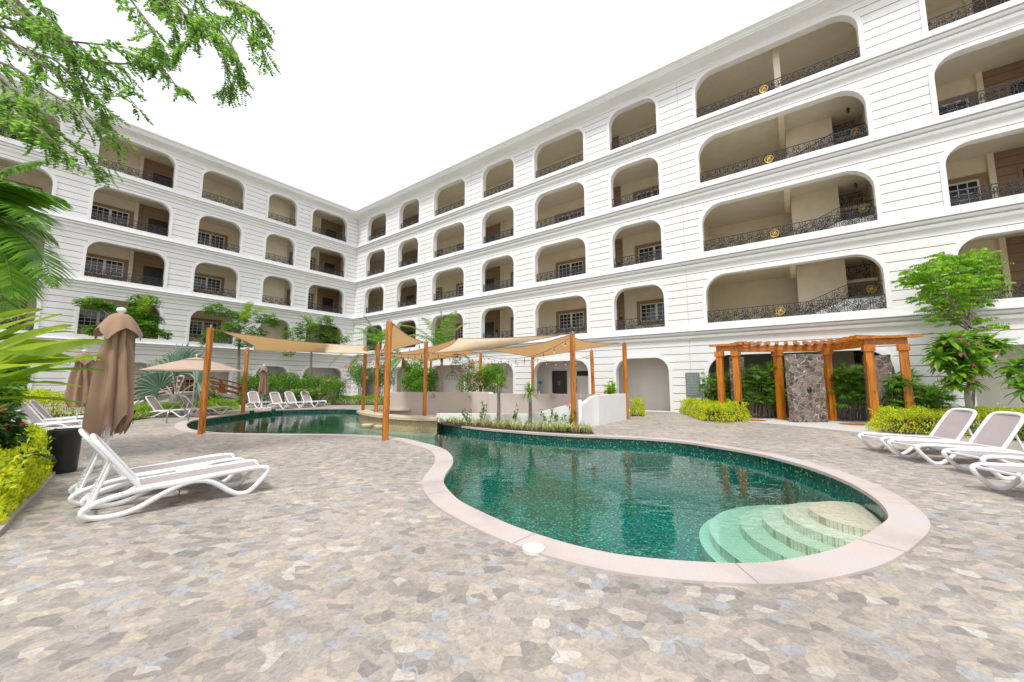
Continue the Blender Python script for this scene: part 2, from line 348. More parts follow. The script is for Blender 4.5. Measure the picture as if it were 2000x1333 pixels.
M['bar_tile'] = mosaic('tan_bar_mosaic', [(0, (0.40, 0.31, 0.18)), (0.25, (0.50, 0.42, 0.27)), (0.5, (0.32, 0.24, 0.13)), (0.75, (0.46, 0.37, 0.22))], 34, (0.35, 0.29, 0.18))
def water_mat():
    m, nt, out = newmat('pool_water'); L = nt.links
    g = N(nt, 'NewGeometry')
    mp = N(nt, 'Mapping'); mp.inputs['Scale'].default_value = (1.0, 1.6, 1.0); mp.inputs['Rotation'].default_value = (0, 0, 0.3); L.new(g.outputs['Position'], mp.inputs[0])
    n = N(nt, 'TexNoise'); n.inputs['Scale'].default_value = 2.6; n.inputs['Detail'].default_value = 2; n.inputs['Roughness'].default_value = 0.5; n.inputs['Distortion'].default_value = 0.5; L.new(mp.outputs[0], n.inputs['Vector'])
    n2 = N(nt, 'TexNoise'); n2.inputs['Scale'].default_value = 0.35; L.new(g.outputs['Position'], n2.inputs['Vector'])
    h = math_(nt, 'MULTIPLY', n.outputs[0], math_(nt, 'ADD', 0.25, math_(nt, 'MULTIPLY', n2.outputs[0], 1.2)))
    bp = N(nt, 'Bump'); bp.inputs['Strength'].default_value = 0.5; bp.inputs['Distance'].default_value = 0.014; L.new(h, bp.inputs['Height'])
    fr = N(nt, 'Fresnel'); fr.inputs['IOR'].default_value = 1.33; L.new(bp.outputs[0], fr.inputs['Normal'])
    bf = g.outputs['Backfacing']
    fac = math_(nt, 'MULTIPLY', fr.outputs[0], math_(nt, 'SUBTRACT', 1.0, bf))
    gl = N(nt, 'BsdfGlossy'); gl.inputs['Roughness'].default_value = 0.015; L.new(bp.outputs[0], gl.inputs['Normal'])
    tr = N(nt, 'BsdfTransparent'); mx = N(nt, 'MixShader'); L.new(fac, mx.inputs[0]); L.new(tr.outputs[0], mx.inputs[1]); L.new(gl.outputs[0], mx.inputs[2])
    va = N(nt, 'VolumeAbsorption'); va.inputs['Color'].default_value = (0.16, 0.82, 0.80, 1); va.inputs['Density'].default_value = 0.50
    L.new(mx.outputs[0], out.inputs[0]); L.new(va.outputs[0], out.inputs['Volume']); return m
M['water'] = water_mat()
def fabric(name, c, trans=0.35, ns=120.0, tc=None):
    m, nt, out = newmat(name); L = nt.links
    g = N(nt, 'NewGeometry'); n = N(nt, 'TexNoise'); n.inputs['Scale'].default_value = 2.5; n.inputs['Detail'].default_value = 6; L.new(g.outputs['Position'], n.inputs['Vector'])
    r = ramp(nt, n.outputs[0], [(0.3, tuple(x*0.9 for x in c)), (0.7, tuple(min(1, x*1.07) for x in c))])
    b = N(nt, 'BsdfPrincipled'); b.inputs['Roughness'].default_value = 0.85; b.inputs['Sheen Weight'].default_value = 0.2; L.new(r.outputs[0], b.inputs['Base Color'])
    w = N(nt, 'TexNoise'); w.inputs['Scale'].default_value = ns; L.new(g.outputs['Position'], w.inputs['Vector'])
    bp = N(nt, 'Bump'); bp.inputs['Strength'].default_value = 0.15; bp.inputs['Distance'].default_value = 0.004; L.new(w.outputs[0], bp.inputs['Height']); L.new(bp.outputs[0], b.inputs['Normal'])
    if trans:
        t = N(nt, 'BsdfTranslucent'); t.inputs[0].default_value = (*(tc or c), 1); mx = N(nt, 'MixShader'); mx.inputs[0].default_value = trans
        L.new(b.outputs[0], mx.inputs[1]); L.new(t.outputs[0], mx.inputs[2]); L.new(mx.outputs[0], out.inputs[0])
    else: L.new(b.outputs[0], out.inputs[0])
    return m
M['sail'] = fabric('shade_sail_cloth', (0.74, 0.60, 0.42), 0.3, tc=(0.80, 0.42, 0.14))
M['umb'] = fabric('umbrella_canvas', (0.34, 0.215, 0.135), 0.12)
M['umb_open'] = fabric('open_umbrella_canvas', (0.60, 0.44, 0.33), 0.3)
M['sling'] = fabric('taupe_sling_mesh', (0.42, 0.36, 0.36), 0.15, 400)
def stone_mat():
    m, nt, out = newmat('rubble_stone_cladding'); L = nt.links
    tc = N(nt, 'TexCoord'); n0 = N(nt, 'TexNoise'); n0.inputs['Scale'].default_value = 4; L.new(tc.outputs['Object'], n0.inputs['Vector'])
    mx0 = N(nt, 'MixRGB', blend_type='ADD'); mx0.inputs[0].default_value = 0.12; L.new(tc.outputs['Object'], mx0.inputs[1]); L.new(n0.outputs['Color'], mx0.inputs[2])
    v = N(nt, 'TexVoronoi'); v.inputs['Scale'].default_value = 5.4; v.distance = 'CHEBYCHEV'; L.new(mx0.outputs[0], v.inputs['Vector'])
    ve = N(nt, 'TexVoronoi'); ve.feature = 'DISTANCE_TO_EDGE'; ve.inputs['Scale'].default_value = 5.4; L.new(mx0.outputs[0], ve.inputs['Vector'])
    v2 = N(nt, 'TexVoronoi'); v2.inputs['Scale'].default_value = 5.4; L.new(mx0.outputs[0], v2.inputs['Vector'])
    cs = N(nt, 'SeparateColor'); L.new(v2.outputs['Color'], cs.inputs[0])
    cr = ramp(nt, cs.outputs[0], [(0, (0.15, 0.11, 0.09)), (0.25, (0.22, 0.165, 0.135)), (0.5, (0.11, 0.085, 0.075)), (0.65, (0.27, 0.215, 0.175)), (0.85, (0.17, 0.14, 0.125))], 'CONSTANT')
    n1 = N(nt, 'TexNoise'); n1.inputs['Scale'].default_value = 22; n1.inputs['Detail'].default_value = 8; L.new(tc.outputs['Object'], n1.inputs['Vector'])
    r1 = ramp(nt, n1.outputs[0], [(0.3, (0.65, 0.65, 0.65)), (0.7, (1.35, 1.32, 1.3))]); mu = N(nt, 'MixRGB', blend_type='MULTIPLY'); mu.inputs[0].default_value = 1
    L.new(cr.outputs[0], mu.inputs[1]); L.new(r1.outputs[0], mu.inputs[2])
    e = ramp(nt, ve.outputs['Distance'], [(0.0, (1, 1, 1)), (0.035, (1, 1, 1)), (0.07, (0, 0, 0))])
    mx = N(nt, 'MixRGB'); L.new(e.outputs[0], mx.inputs[0]); L.new(mu.outputs[0], mx.inputs[1]); mx.inputs[2].default_value = (0.55, 0.49, 0.45, 1)
    b = N(nt, 'BsdfPrincipled'); b.inputs['Roughness'].default_value = 0.8; L.new(mx.outputs[0], b.inputs['Base Color'])
    eh = ramp(nt, ve.outputs['Distance'], [(0.0, (0, 0, 0)), (0.06, (1, 1, 1))])
    bp = N(nt, 'Bump'); bp.inputs['Strength'].default_value = 1; bp.inputs['Distance'].default_value = 0.03
    L.new(math_(nt, 'ADD', eh.outputs[0], math_(nt, 'MULTIPLY', n1.outputs[0], 0.5)), bp.inputs['Height']); L.new(bp.outputs[0], b.inputs['Normal']); L.new(b.outputs[0], out.inputs[0]); return m
M['stone'] = stone_mat()
def coping_mat():
    m, nt, out = newmat('pink_cast_stone'); L = nt.links
    g = N(nt, 'NewGeometry'); n = N(nt, 'TexNoise'); n.inputs['Scale'].default_value = 1.1; n.inputs['Detail'].default_value = 7; L.new(g.outputs['Position'], n.inputs['Vector'])
    r = ramp(nt, n.outputs[0], [(0.3, (0.40, 0.355, 0.345)), (0.5, (0.52, 0.44, 0.405)), (0.7, (0.49, 0.455, 0.45))])
    n2 = N(nt, 'TexNoise'); n2.inputs['Scale'].default_value = 90; n2.inputs['Detail'].default_value = 3; L.new(g.outputs['Position'], n2.inputs['Vector'])
    r2 = ramp(nt, n2.outputs[0], [(0.3, (0.9, 0.9, 0.9)), (0.7, (1.07, 1.07, 1.07))]); mu = N(nt, 'MixRGB', blend_type='MULTIPLY'); mu.inputs[0].default_value = 1
    L.new(r.outputs[0], mu.inputs[1]); L.new(r2.outputs[0], mu.inputs[2])
    b = N(nt, 'BsdfPrincipled'); b.inputs['Roughness'].default_value = 0.65; L.new(mu.outputs[0], b.inputs['Base Color'])
    bp = N(nt, 'Bump'); bp.inputs['Strength'].default_value = 0.2; bp.inputs['Distance'].default_value = 0.004; L.new(n2.outputs[0], bp.inputs['Height']); L.new(bp.outputs[0], b.inputs['Normal'])
    L.new(b.outputs[0], out.inputs[0]); return m
M['coping'] = coping_mat()
M['bartop'] = simple('cream_stone_counter', (0.58, 0.49, 0.36), 0.55, noise_amt=0.08, nscale=5, bump=0.1)
def glass_mat():
    m, nt, out = newmat('window_glass'); b = N(nt, 'BsdfPrincipled')
    b.inputs['Base Color'].default_value = (0.02, 0.024, 0.03, 1); b.inputs['Roughness'].default_value = 0.06; b.inputs['IOR'].default_value = 1.6
    nt.links.new(b.outputs[0], out.inputs[0]); return m
M['glass'] = glass_mat()
M['bulb'] = simple('frosted_bulb', (0.8, 0.78, 0.72), 0.1)
M['curb'] = simple('bed_kerb', (0.42, 0.37, 0.34), 0.75, noise_amt=0.12, nscale=4, bump=0.2)
# ---------------------------------------------------------------- world and sun
w = bpy.data.worlds.new('World'); scene.world = w; w.use_nodes = True
nt = w.node_tree; nt.nodes.clear()
SUN_E, SUN_R = math.radians(62), math.radians(200)
sky = N(nt, 'TexSky'); sky.sky_type = 'NISHITA'; sky.sun_disc = False; sky.sun_elevation = SUN_E; sky.sun_rotation = SUN_R; sky.air_density = 1.0; sky.dust_density = 4.0
hs = N(nt, 'HueSaturation'); hs.inputs['Saturation'].default_value = 0.25; nt.links.new(sky.outputs[0], hs.inputs['Color'])
# overcast: an even veil of bright cloud over the clear-sky model
mx = N(nt, 'MixRGB'); mx.inputs[0].default_value = 0.72; nt.links.new(hs.outputs[0], mx.inputs[1]); mx.inputs[2].default_value = (9.6, 9.8, 10.1, 1)
tcw = N(nt, 'TexCoord'); nw = N(nt, 'TexNoise'); nw.inputs['Scale'].default_value = 2.0; nw.inputs['Detail'].default_value = 5; nt.links.new(tcw.outputs['Generated'], nw.inputs['Vector'])
rw = ramp(nt, nw.outputs[0], [(0.3, (0.93, 0.94, 0.96)), (0.7, (1.05, 1.05, 1.05))]); mw = N(nt, 'MixRGB', blend_type='MULTIPLY'); mw.inputs[0].default_value = 1
nt.links.new(mx.outputs[0], mw.inputs[1]); nt.links.new(rw.outputs[0], mw.inputs[2])
bg = N(nt, 'Background'); bg.inputs['Strength'].default_value = 0.104; nt.links.new(mw.outputs[0], bg.inputs[0])
wo = N(nt, 'OutputWorld'); nt.links.new(bg.outputs[0], wo.inputs[0])
sun = bpy.data.lights.new('sun', 'SUN'); sun.energy = 2.0; sun.angle = math.radians(10); sun.color = (1.0, 0.98, 0.95)
so = bpy.data.objects.new('sun', sun); col.objects.link(so)
az = PI/2 - SUN_R   # nishita rotation runs clockwise from +Y
d = Vector((math.sin(SUN_R)*math.cos(SUN_E), math.cos(SUN_R)*math.cos(SUN_E), math.sin(SUN_E)))
so.rotation_euler = d.to_track_quat('Z', 'Y').to_euler(); so.location = (0, -10, 30)
scene.view_settings.view_transform = 'Standard'; scene.view_settings.look = 'None'; scene.view_settings.gamma = 1; scene.view_settings.exposure = 0.47
scene.cycles.max_bounces = 10; scene.cycles.transparent_max_bounces = 24; scene.cycles.caustics_reflective = False; scene.cycles.caustics_refractive = False
scene.cycles.diffuse_bounces = 5
# ---------------------------------------------------------------- pool and ground
pool_px = [(364, 832), (372, 824), (388, 820.5), (405, 817.5), (470, 809), (535, 802), (610, 799.5), (660, 799), (697, 800), (730, 806), (770, 812), (812, 819), (851, 826),
  (890, 832), (940, 838.6), (1030, 846.4), (1120, 852), (1240, 857), (1330, 864), (1390, 872.5), (1480, 888), (1570, 911.5), (1645, 939), (1705, 973), (1735, 1008),
  (1717, 1031.5), (1660, 1066), (1600, 1085.5), (1510, 1102), (1450, 1105.6), (1390, 1103.5), (1300, 1098), (1204, 1087), (1120, 1069), (1060, 1051), (1000, 1030),
  (940, 1003), (895, 979), (868, 949), (869.5, 931), (884.5, 907), (880, 889), (859, 875.5), (820, 865), (785, 857.5), (735, 852.5), (660, 849.5), (560, 848.8), (460, 847.5), (410, 845), (375, 840)]
pool = crom([G(*p) for p in pool_px], 4)
area = sum(pool[i].x*pool[(i+1) % len(pool)].y-pool[(i+1) % len(pool)].x*pool[i].y for i in range(len(pool)))
if area < 0: pool.reverse()
def offset(poly, d, it=2):
    n = len(poly); out = []
    for i in range(n):
        t = (poly[(i+1) % n]-poly[i-1]); t.z = 0; t.normalize(); nn = Vector((t.y, -t.x, 0)); out.append(poly[i]+nn*d)
    for _ in range(it): out = [out[i]*0.5+(out[i-1]+out[(i+1) % n])*0.25 for i in range(n)]
    return out
outer = offset(pool, 0.37, 3)
def ring(mb, a, b, z0, z1=None):
    n = len(a); z1 = z0 if z1 is None else z1
    va = [Vector((p.x, p.y, z0)) for p in a]; vb = [Vector((p.x, p.y, z1)) for p in b]
    mb.add(va+vb, [(i, (i+1) % n, n+(i+1) % n, n+i)[::-1] for i in range(n)])
# ground sheet with the pool cut out
R = 260
big = [Vector((-R, -R, 0)), Vector((R, -R, 0)), Vector((R, R, 0)), Vector((-R, R, 0))]
hole = offset(pool, 0.2, 1)
mb = MB(); vs = big+hole; tr = tessellate_polygon([big, hole]); mb.add(vs, [up(vs, q) for q in tr])
tag(mb.build('ground', M['paver']), kind='structure')
mb = MB(); ring(mb, pool, outer, 0.024); ring(mb, outer, outer, 0.024, -0.02); inn = pool
ring(mb, pool, pool, -0.035, 0.024)
tag(mb.build('pool_coping', M['coping'], smooth=30), kind='structure')
# coping joints: thin cuts across the stone
mb = MB()
acc = 0
for i in range(len(pool)):
    acc += (pool[(i+1) % len(pool)]-pool[i]).length
    if acc > 1.9:
        acc = 0; a = pool[i]; b = outer[i]; t = (b-a).normalized(); s = Vector((-t.y, t.x, 0))*0.003
        mb.quad(a-s+Vector((0, 0, .0262)), b-s+Vector((0, 0, .0262)), b+s+Vector((0, 0, .0262)), a+s+Vector((0, 0, .0262)))
tag(mb.build('coping_joints', simple('joint_line', (0.2, 0.15, 0.13), 0.9)), kind='structure')
WZ = -0.20; PB = -1.05
mb = MB(); wl = offset(pool, 0.03, 0)
ring(mb, wl, wl, WZ-0.06, -0.035); ring(mb, wl, pool, -0.035, -0.035)
tag(mb.build('waterline_tiles', M['band_tile']), kind='structure')
mb = MB(); ring(mb, wl, wl, PB, WZ-0.06); fl = [Vector((p.x, p.y, PB)) for p in wl]; mb.add(fl, [up(fl, q) for q in tessellate_polygon([fl])])
tag(mb.build('pool_basin', M['green_tile']), kind='structure')
mb = MB(); wt = [Vector((p.x, p.y, WZ)) for p in offset(pool, 0.028, 0)]; wb = [Vector((p.x, p.y, PB-0.05)) for p in wt]; n = len(wt)
tw = [up(wt, q) for q in tessellate_polygon([wt])]
mb.add(wt+wb, tw+[tuple(i+n for i in q)[::-1] for q in tw]+[(i, n+i, n+(i+1) % n, (i+1) % n)[::-1] for i in range(n)])
tag(mb.build('water', M['water']), kind='structure')
# round entry steps in the near right lobe
cst = G(1742, 1040)
def inside(p, poly):
    c = False; n = len(poly)
    for i in range(n):
        a, b = poly[i], poly[i-1]
        if (a.y > p.y) != (b.y > p.y) and p.x < (b.x-a.x)*(p.y-a.y)/(b.y-a.y)+a.x: c = not c
    return c
mb = MB(); inner_pool = offset(pool, -0.004, 0)
def clip_disc(c, r):
    pts = []
    for k in range(96):
        a = 2*PI*k/96; dr = Vector((math.cos(a), math.sin(a), 0)); lo, hi = 0.0, r
        q = c+dr*r
        if not inside(q, inner_pool):
            for _ in range(22):
                md = (lo+hi)/2
                if inside(c+dr*md, inner_pool): lo = md
                else: hi = md
            q = c+dr*lo
        pts.append(q)
    return pts
cin = Vector((5.22, 5.78, 0))
STEP = [(0.72, -0.25), (1.05, -0.36), (1.34, -0.48), (1.66, -0.61), (2.12, -0.74), (2.28, -0.88)]
for r, z in STEP:
    pts = clip_disc(cin, r); mb.prism([(p.x, p.y) for p in pts], PB+0.01, z, bottom=False)
tag(mb.build('pool_steps', M['step_tile']), kind='structure')
# shower court floor and pale walk
# ---------------------------------------------------------------- the hotel building
bld = empty('hotel_building', C0, 'white L-shaped hotel building of five storeys with arched galleries round the pool court', 'building')
def LW(wing):        # wing frame: (along, outward) -> world; s = along the facade, d = out towards the court
    if wing == 'R': return lambda s, d, z: W(s, d, z)
    return lambda s, d, z: W(d, s, z)
SILL = {1: 4.274*K, 2: 7.764*K, 3: 11.264*K, 4: 14.697*K}
AH = 2.27*K
Rcols = [('c1', 1.70, 4.61), ('c2', 6.5, 9.15), ('c3', 10.98, 14.40), ('c4', 16.15, 18.97), ('c5', 20.65, 24.18), ('c6', 25.82, 28.46), ('c7', 30.39, 36.57), ('c8', 38.47, 42.2)]
Lcols = [('l1', 1.13, 4.40), ('l2', 5.70, 7.92), ('l3', 9.62, 12.24), ('l4', 13.79, 17.37), ('l5', 18.95, 22.6)]
Rg = [('c1', 1.5, 4.7), ('c2', 6.4, 9.25), ('c3', 10.9, 14.5), ('c4', 16.1, 18.92), ('c5', 20.5, 24.2), ('c6', 25.82, 28.55), ('c7', 30.3, 36.6), ('c8', 38.5, 42.3)]
Lg = [('l1', 0.97, 4.43), ('l2', 5.67, 7.98), ('l3', 9.65, 12.3), ('l4', 13.8, 17.4), ('l5', 18.9, 22.6)]
def arch(s0, s1, z0, z1, r, n=7):
    pts = [(s0, z0), (s1, z0)]
    for k in range(n+1):
        a = PI/2*k/n; pts.append((s1-r+r*math.cos(a), z1-r*1.05+r*1.05*math.sin(a)))
    for k in range(n+1):
        a = PI/2*k/n; pts.append((s0+r-r*math.sin(a), z1-r*1.05+r*1.05*math.cos(a)))
    return pts
TH_W = 0.38; ZT = 17.8*K
REC = 2.97*K
def holes(wing):
    out = []
    for f in (1, 2, 3, 4):
        for n, a, b in (Rcols if wing == 'R' else Lcols):
            r = (0.86 if n == 'c7' else 0.68)*K
            out.append((n, f, a*K, b*K, SILL[f], SILL[f]+AH, r))
    for n, a, b in (Rg if wing == 'R' else Lg):
        out.append((n, 0, a*K, b*K, 0.012, 2.72*K, (0.86 if n == 'c7' else 0.68)*K))
    return out
END = {'R': 50*K, 'L': 31*K}
for wing in 'RL':
    w_ = LW(wing); hs_ = holes(wing)
    outerp = [(0, -0.3), (END[wing], -0.3), (END[wing], ZT), (0, ZT)]
    loops = [outerp]+[arch(a, b, z0, z1, r) for n, f, a, b, z0, z1, r in hs_]
    flat = [p for l in loops for p in l]
    tr = tessellate_polygon([[Vector((p[0], p[1], 0)) for p in l] for l in loops])
    mb = MB()
    # normals face the court
    sgn = -1 if wing == 'R' else 1
    for dd, flip in ((0, 1), (-TH_W, -1)):
        vs = [w_(p[0], dd, p[1]) for p in flat]; fs = []
        for q in tr:
            a, b, c = (vs[i] for i in q); nn = (b-a).cross(c-a); outn = (w_(0, 1, 0)-w_(0, 0, 0))*flip
            fs.append(tuple(q) if nn.dot(outn) > 0 else tuple(q[::-1]))
        mb.mi = 0 if dd == 0 else 1
        mb.add(vs, fs)
    mb.mi = 1
    for l in loops[1:]:
        n = len(l); a = [w_(p[0], 0, p[1]) for p in l]; b = [w_(p[0], -TH_W, p[1]) for p in l]
        mb.add(a+b, [(i, (i+1) % n, n+(i+1) % n, n+i) for i in range(n)])
    mb.build('facade_wall', [M['facade'], M['trim']], bld)
    # arch surrounds (one mesh each)
    for nme, f, a, b, z0, z1, r in hs_:
        if nme in ('l5',) and f == 3: pass
        wd = 0.17; l0 = arch(a, b, z0, z1, r)[1:]+[(a, z0)]; l1 = arch(a-wd, b+wd, z0, z1+wd, r+wd*0.6)[1:]+[(a-wd, z0)]
        n = len(l0); pr = 0.05; mb = MB()
        A = [w_(p[0], pr, p[1]) for p in l0]; B = [w_(p[0], pr, p[1]) for p in l1]
        A0 = [w_(p[0], -0.10, p[1]) for p in l0]; B0 = [w_(p[0], -0.002, p[1]) for p in l1]
        # inner lip sits 3 mm inside the opening so it never shares the reveal plane
        cx = (a+b)/2; cz = (z0+z1)/2
        A = [w_(p[0]+(0.004 if p[0] < cx else -0.004), pr, p[1]-(0.004 if p[1] > cz+0.3 else 0)) for p in l0]
        A0 = [w_(p[0]+(0.004 if p[0] < cx else -0.004), -0.10, p[1]-(0.004 if p[1] > cz+0.3 else 0)) for p in l0]
        mb.add(A0+A+B+B0, [(k*n+i, k*n+i+1, (k+1)*n+i+1, (k+1)*n+i) for k in range(3) for i in range(n-1)])
        mb.build('arch_surround', M['trim'], bld, smooth=35)
# mouldings swept along both wings: (outward, z) profile, mitred in the corner
def sweep(name, prof, mat, z0=0):
    mb = MB(); n = len(prof)
    rows = []
    for s in (END['R'],): rows.append([W(s, d, z+z0) for d, z in prof])
    rows.append([W(d, d, z+z0) for d, z in prof])
    rows.append([W(d, END['L'], z+z0) for d, z in prof])
    mb.add([p for r_ in rows for p in r_], [(k*n+i, k*n+i+1, (k+1)*n+i+1, (k+1)*n+i) for k in range(2) for i in range(n-1)])
    return mb.build(name, mat, bld, smooth=22)
SPF = [(0.0, -0.01), (0.06, -0.01), (0.06, -0.30), (0.30, -0.34), (0.30, -0.39), (0.15, -0.40), (0.15, -0.43), (0.25, -0.44), (0.24, -0.48), (0.21, -0.53), (0.16, -0.555), (0.06, -0.56), (0.06, -0.60), (0.16, -0.61), (0.155, -0.66), (0.125, -0.73), (0.07, -0.76), (0.03, -0.765), (0.03, -0.81), (0.0, -0.815)]
for f in (1, 2, 3, 4): sweep('string_course', [(d, z*K*0.95) for d, z in SPF], M['trim'], SILL[f])
CPF = [(0.0, 17.12), (0.05, 17.12), (0.06, 17.2), (0.10, 17.24), (0.55, 17.42), (0.60, 17.42), (0.60, 17.50), (0.64, 17.50), (0.66, 17.58), (0.72, 17.64), (0.80, 17.68), (0.80, 17.76), (0.5, 17.9), (-0.4, 17.95), (-6.0, 17.95)]
sweep('roof_cornice', [(d*K if d > 0 else d, z*K) for d, z in CPF], M['trim'])
CEIL = {f: SILL[f]+2.78*K for f in SILL}
# gallery: floor slabs, ceilings, back walls
for f in (0, 1, 2, 3, 4):
    z0 = 0.0 if f == 0 else SILL[f]-0.04
    z1 = 3.1*K if f == 0 else CEIL[f]
    zn = SILL[f+1]-0.045 if f < 4 else 17.9*K
    mb = MB()
    e = -TH_W+0.0
    D = -REC-4.5
    # L-shaped slab prism above this gallery
    poly = [W(END['R'], e), W(e, e), W(e, END['L']), W(D, END['L']), W(D, D), W(END['R'], D)]
    pl = [(p.x, p.y) for p in poly]
    mb.prism(pl, z1, zn)
    mb.build('gallery_slab', M['ceil'], bld)
    mb = MB()
    d0 = -(1.5*K if f == 0 else REC)
    mb.quad(W(END['R'], d0, z0), W(36.9*K, d0, z0), W(36.9*K, d0, z1), W(END['R'], d0, z1))
    segs = [(30.0*K, d0)] if True else []
    mb.quad(W(30.0*K, d0, z0), W(d0, d0, z0), W(d0, d0, z1), W(30.0*K, d0, z1))
    mb.quad(W(d0, d0, z0), W(d0, END['L'], z0), W(d0, END['L'], z1), W(d0, d0, z1))
    # deeper stair hall behind the wide arch
    dd = -5.3
    mb.quad(W(30.0*K, d0, z0), W(30.0*K, dd, z0), W(30.0*K, dd, z1), W(30.0*K, d0, z1))
    mb.quad(W(36.9*K, d0, z0), W(36.9*K, dd, z0), W(36.9*K, dd, z1), W(36.9*K, d0, z1))
    mb.quad(W(30.0*K, dd, z0), W(36.9*K, dd, z0), W(36.9*K, dd, z1), W(30.0*K, dd, z1))
    mb.build('back_wall', M['cream'] if f else M['pale'], bld)
# cross walls that close the gallery between bays
for wing, cuts in (('R', [5.5, 15.2, 29.6, 37.4]), ('L', [8.9, 18.2])):
    w_ = LW(wing)
    for c in cuts:
        if wing == 'R' and c == 29.6: fl = (0, 1, 2, 3, 4)
        else: fl = (0, 1, 2, 3, 4)
        mb = MB()
        for f in fl:
            z0 = 0 if f == 0 else SILL[f]-0.04; z1 = 3.1*K if f == 0 else CEIL[f]
            d0 = -(1.5*K if f == 0 else REC)
            if f and not (wing == 'R' and c in (29.6, 37.4)): continue
            a = [w_(c*K-0.1, -TH_W, z0), w_(c*K+0.1, -TH_W, z0), w_(c*K+0.1, d0, z0), w_(c*K-0.1, d0, z0)]
            mb.hexa(a+[p+Vector((0, 0, z1-z0)) for p in a])
        mb.build('cross_wall', M['cream'], bld)
# windows, doors and cladding of the galleries
def pbox(mb, w_, s0, s1, d0, d1, z0, z1):
    mb.hexa([w_(s0, d0, z0), w_(s1, d0, z0), w_(s1, d1, z0), w_(s0, d1, z0), w_(s0, d0, z1), w_(s1, d0, z1), w_(s1, d1, z1), w_(s0, d1, z1)])
def window(wing, s0, s1, f, back=REC, zb=0.80*K, zt=1.86*K, z0=None, rows=4, sash=2, colsn=3):
    w_ = LW(wing); z = SILL[f] if z0 is None else z0; d = -back; m_ = 0.2*K
    mb = MB()
    for a, b, c, e in ((s0-m_, s1+m_, zt, zt+m_), (s0-m_, s1+m_, zb-m_, zb), (s0-m_, s0, zb, zt), (s1, s1+m_, zb, zt)):
        pbox(mb, w_, a, b, d-0.02, d+0.09, z+c, z+e)
    o = mb.build('window', M['brown'], bld)
    mb = MB(); fw = 0.075; s = (s1-s0)/sash
    for k in range(sash):
        a = s0+k*s; b = a+s
        for q in ((a, b, zb, zb+fw), (a, b, zt-fw, zt), (a, a+fw, zb+fw, zt-fw), (b-fw, b, zb+fw, zt-fw)):
            pbox(mb, w_, q[0], q[1], d-0.02, d+0.055, z+q[2], z+q[3])
        for c in range(1, colsn):
            x = a+fw+(s-2*fw)*c/colsn; pbox(mb, w_, x-0.014, x+0.014, d-0.01, d+0.035, z+zb+fw, z+zt-fw)
        for r_ in range(1, rows):
            y = zb+fw+(zt-zb-2*fw)*r_/rows; pbox(mb, w_, a+fw, b-fw, d-0.01, d+0.032, z+y-0.014, z+y+0.014)
    mb.build('sash_frame', M['frame'], o)
    mb = MB(); mb.quad(w_(s0, d+0.012, z+zb), w_(s1, d+0.012, z+zb), w_(s1, d+0.012, z+zt), w_(s0, d+0.012, z+zt)); mb.build('pane', M['glass'], o)
def clad(wing, s0, s1, f, ds, de, pil=None):
    w_ = LW(wing); z = SILL[f]; d = -REC+0.004; zt = CEIL[f]-0.01
    mb = MB(); k = 0; y = z
    while y < zt-0.05:      # horizontal boards with open joints
        y1 = min(y+0.405, zt); pbox(mb, w_, s0, s1, d, d+0.05, y, y1-0.028); y += 0.405
    # dark joint behind
    mb2 = MB(); pbox(mb2, w_, s0+0.01, s1-0.01, d, d+0.03, z, zt-0.01)
    o = mb.build('cladding', M['brown'], bld); mb2.build('joint_backing', M['groove'], o)
    if ds is not None:
        o = MB(); m_ = 0.13
        for q in ((ds-m_, de+m_, 1.90*K, 1.90*K+m_), (ds-m_, ds, 0, 1.90*K), (de, de+m_, 0, 1.90*K)): pbox(o, w_, q[0], q[1], d, d+0.085, z+q[2], z+q[3])
        dr = o.build('door', M['brown'], bld); mb = MB(); pbox(mb, w_, ds, de, d+0.05, d+0.068, z, z+1.90*K)
        lf = mb.build('leaf', M['door'], dr)
        mb = MB(); pbox(mb, w_, ds+0.10, ds+0.14, d+0.07, d+0.12, z+0.95, z+1.05); mb.build('handle', M['steel'], dr)
    if pil:
        mb = MB(); pbox(mb, w_, pil[0], pil[1], -REC+0.002, -REC+0.22, z, zt); mb.build('pilaster', M['cream'], bld)
for f in (1, 2, 3, 4):
    k = K
    if f < 4:
        for a, b in ((20.68, 22.58), (26.3, 28.2), (16.72, 18.6), (6.85, 8.7), (10.9, 12.8), (1.15, 3.02), (38.2, 40.04)): window('R', a*k, b*k, f)
        for a, b in ((15.38, 17.2), (9.84, 11.7), (2.74, 4.66)): window('L', a*k, b*k, f)
    window('L', 19.44*k, 21.3*k, f)
    if f < 4: clad('R', 13.2*k, 15.58*k, f, 13.84*k, 14.9*k, (15.6*k, 15.75*k))
    clad('R', 23.4*k, 25.3*k, f, 23.7*k, 24.6*k)
    clad('R', 3.2*k, 5.5*k, f, 4.0*k, 5.15*k)
    clad('R', 40.46*k, 43.8*k, f, 41.12*k, 42.2*k, (40.27*k, 40.44*k))
    clad('L', 12.3*k, 14.95*k, f, 13.36*k, 14.41*k, (14.97*k, 15.17*k))
    clad('L', 0.0*k, 2.25*k, f, 0.62*k, 1.66*k, (2.27*k, 2.42*k))
    mb = MB(); w_ = LW('L')
    pbox(mb, w_, 5.55*k, 8.3*k, -REC+0.01, -REC+1.3, SILL[f], CEIL[f]-0.006)   # stair core that shows through the narrow bay
    mb.build('core_wall', M['cream'], bld)
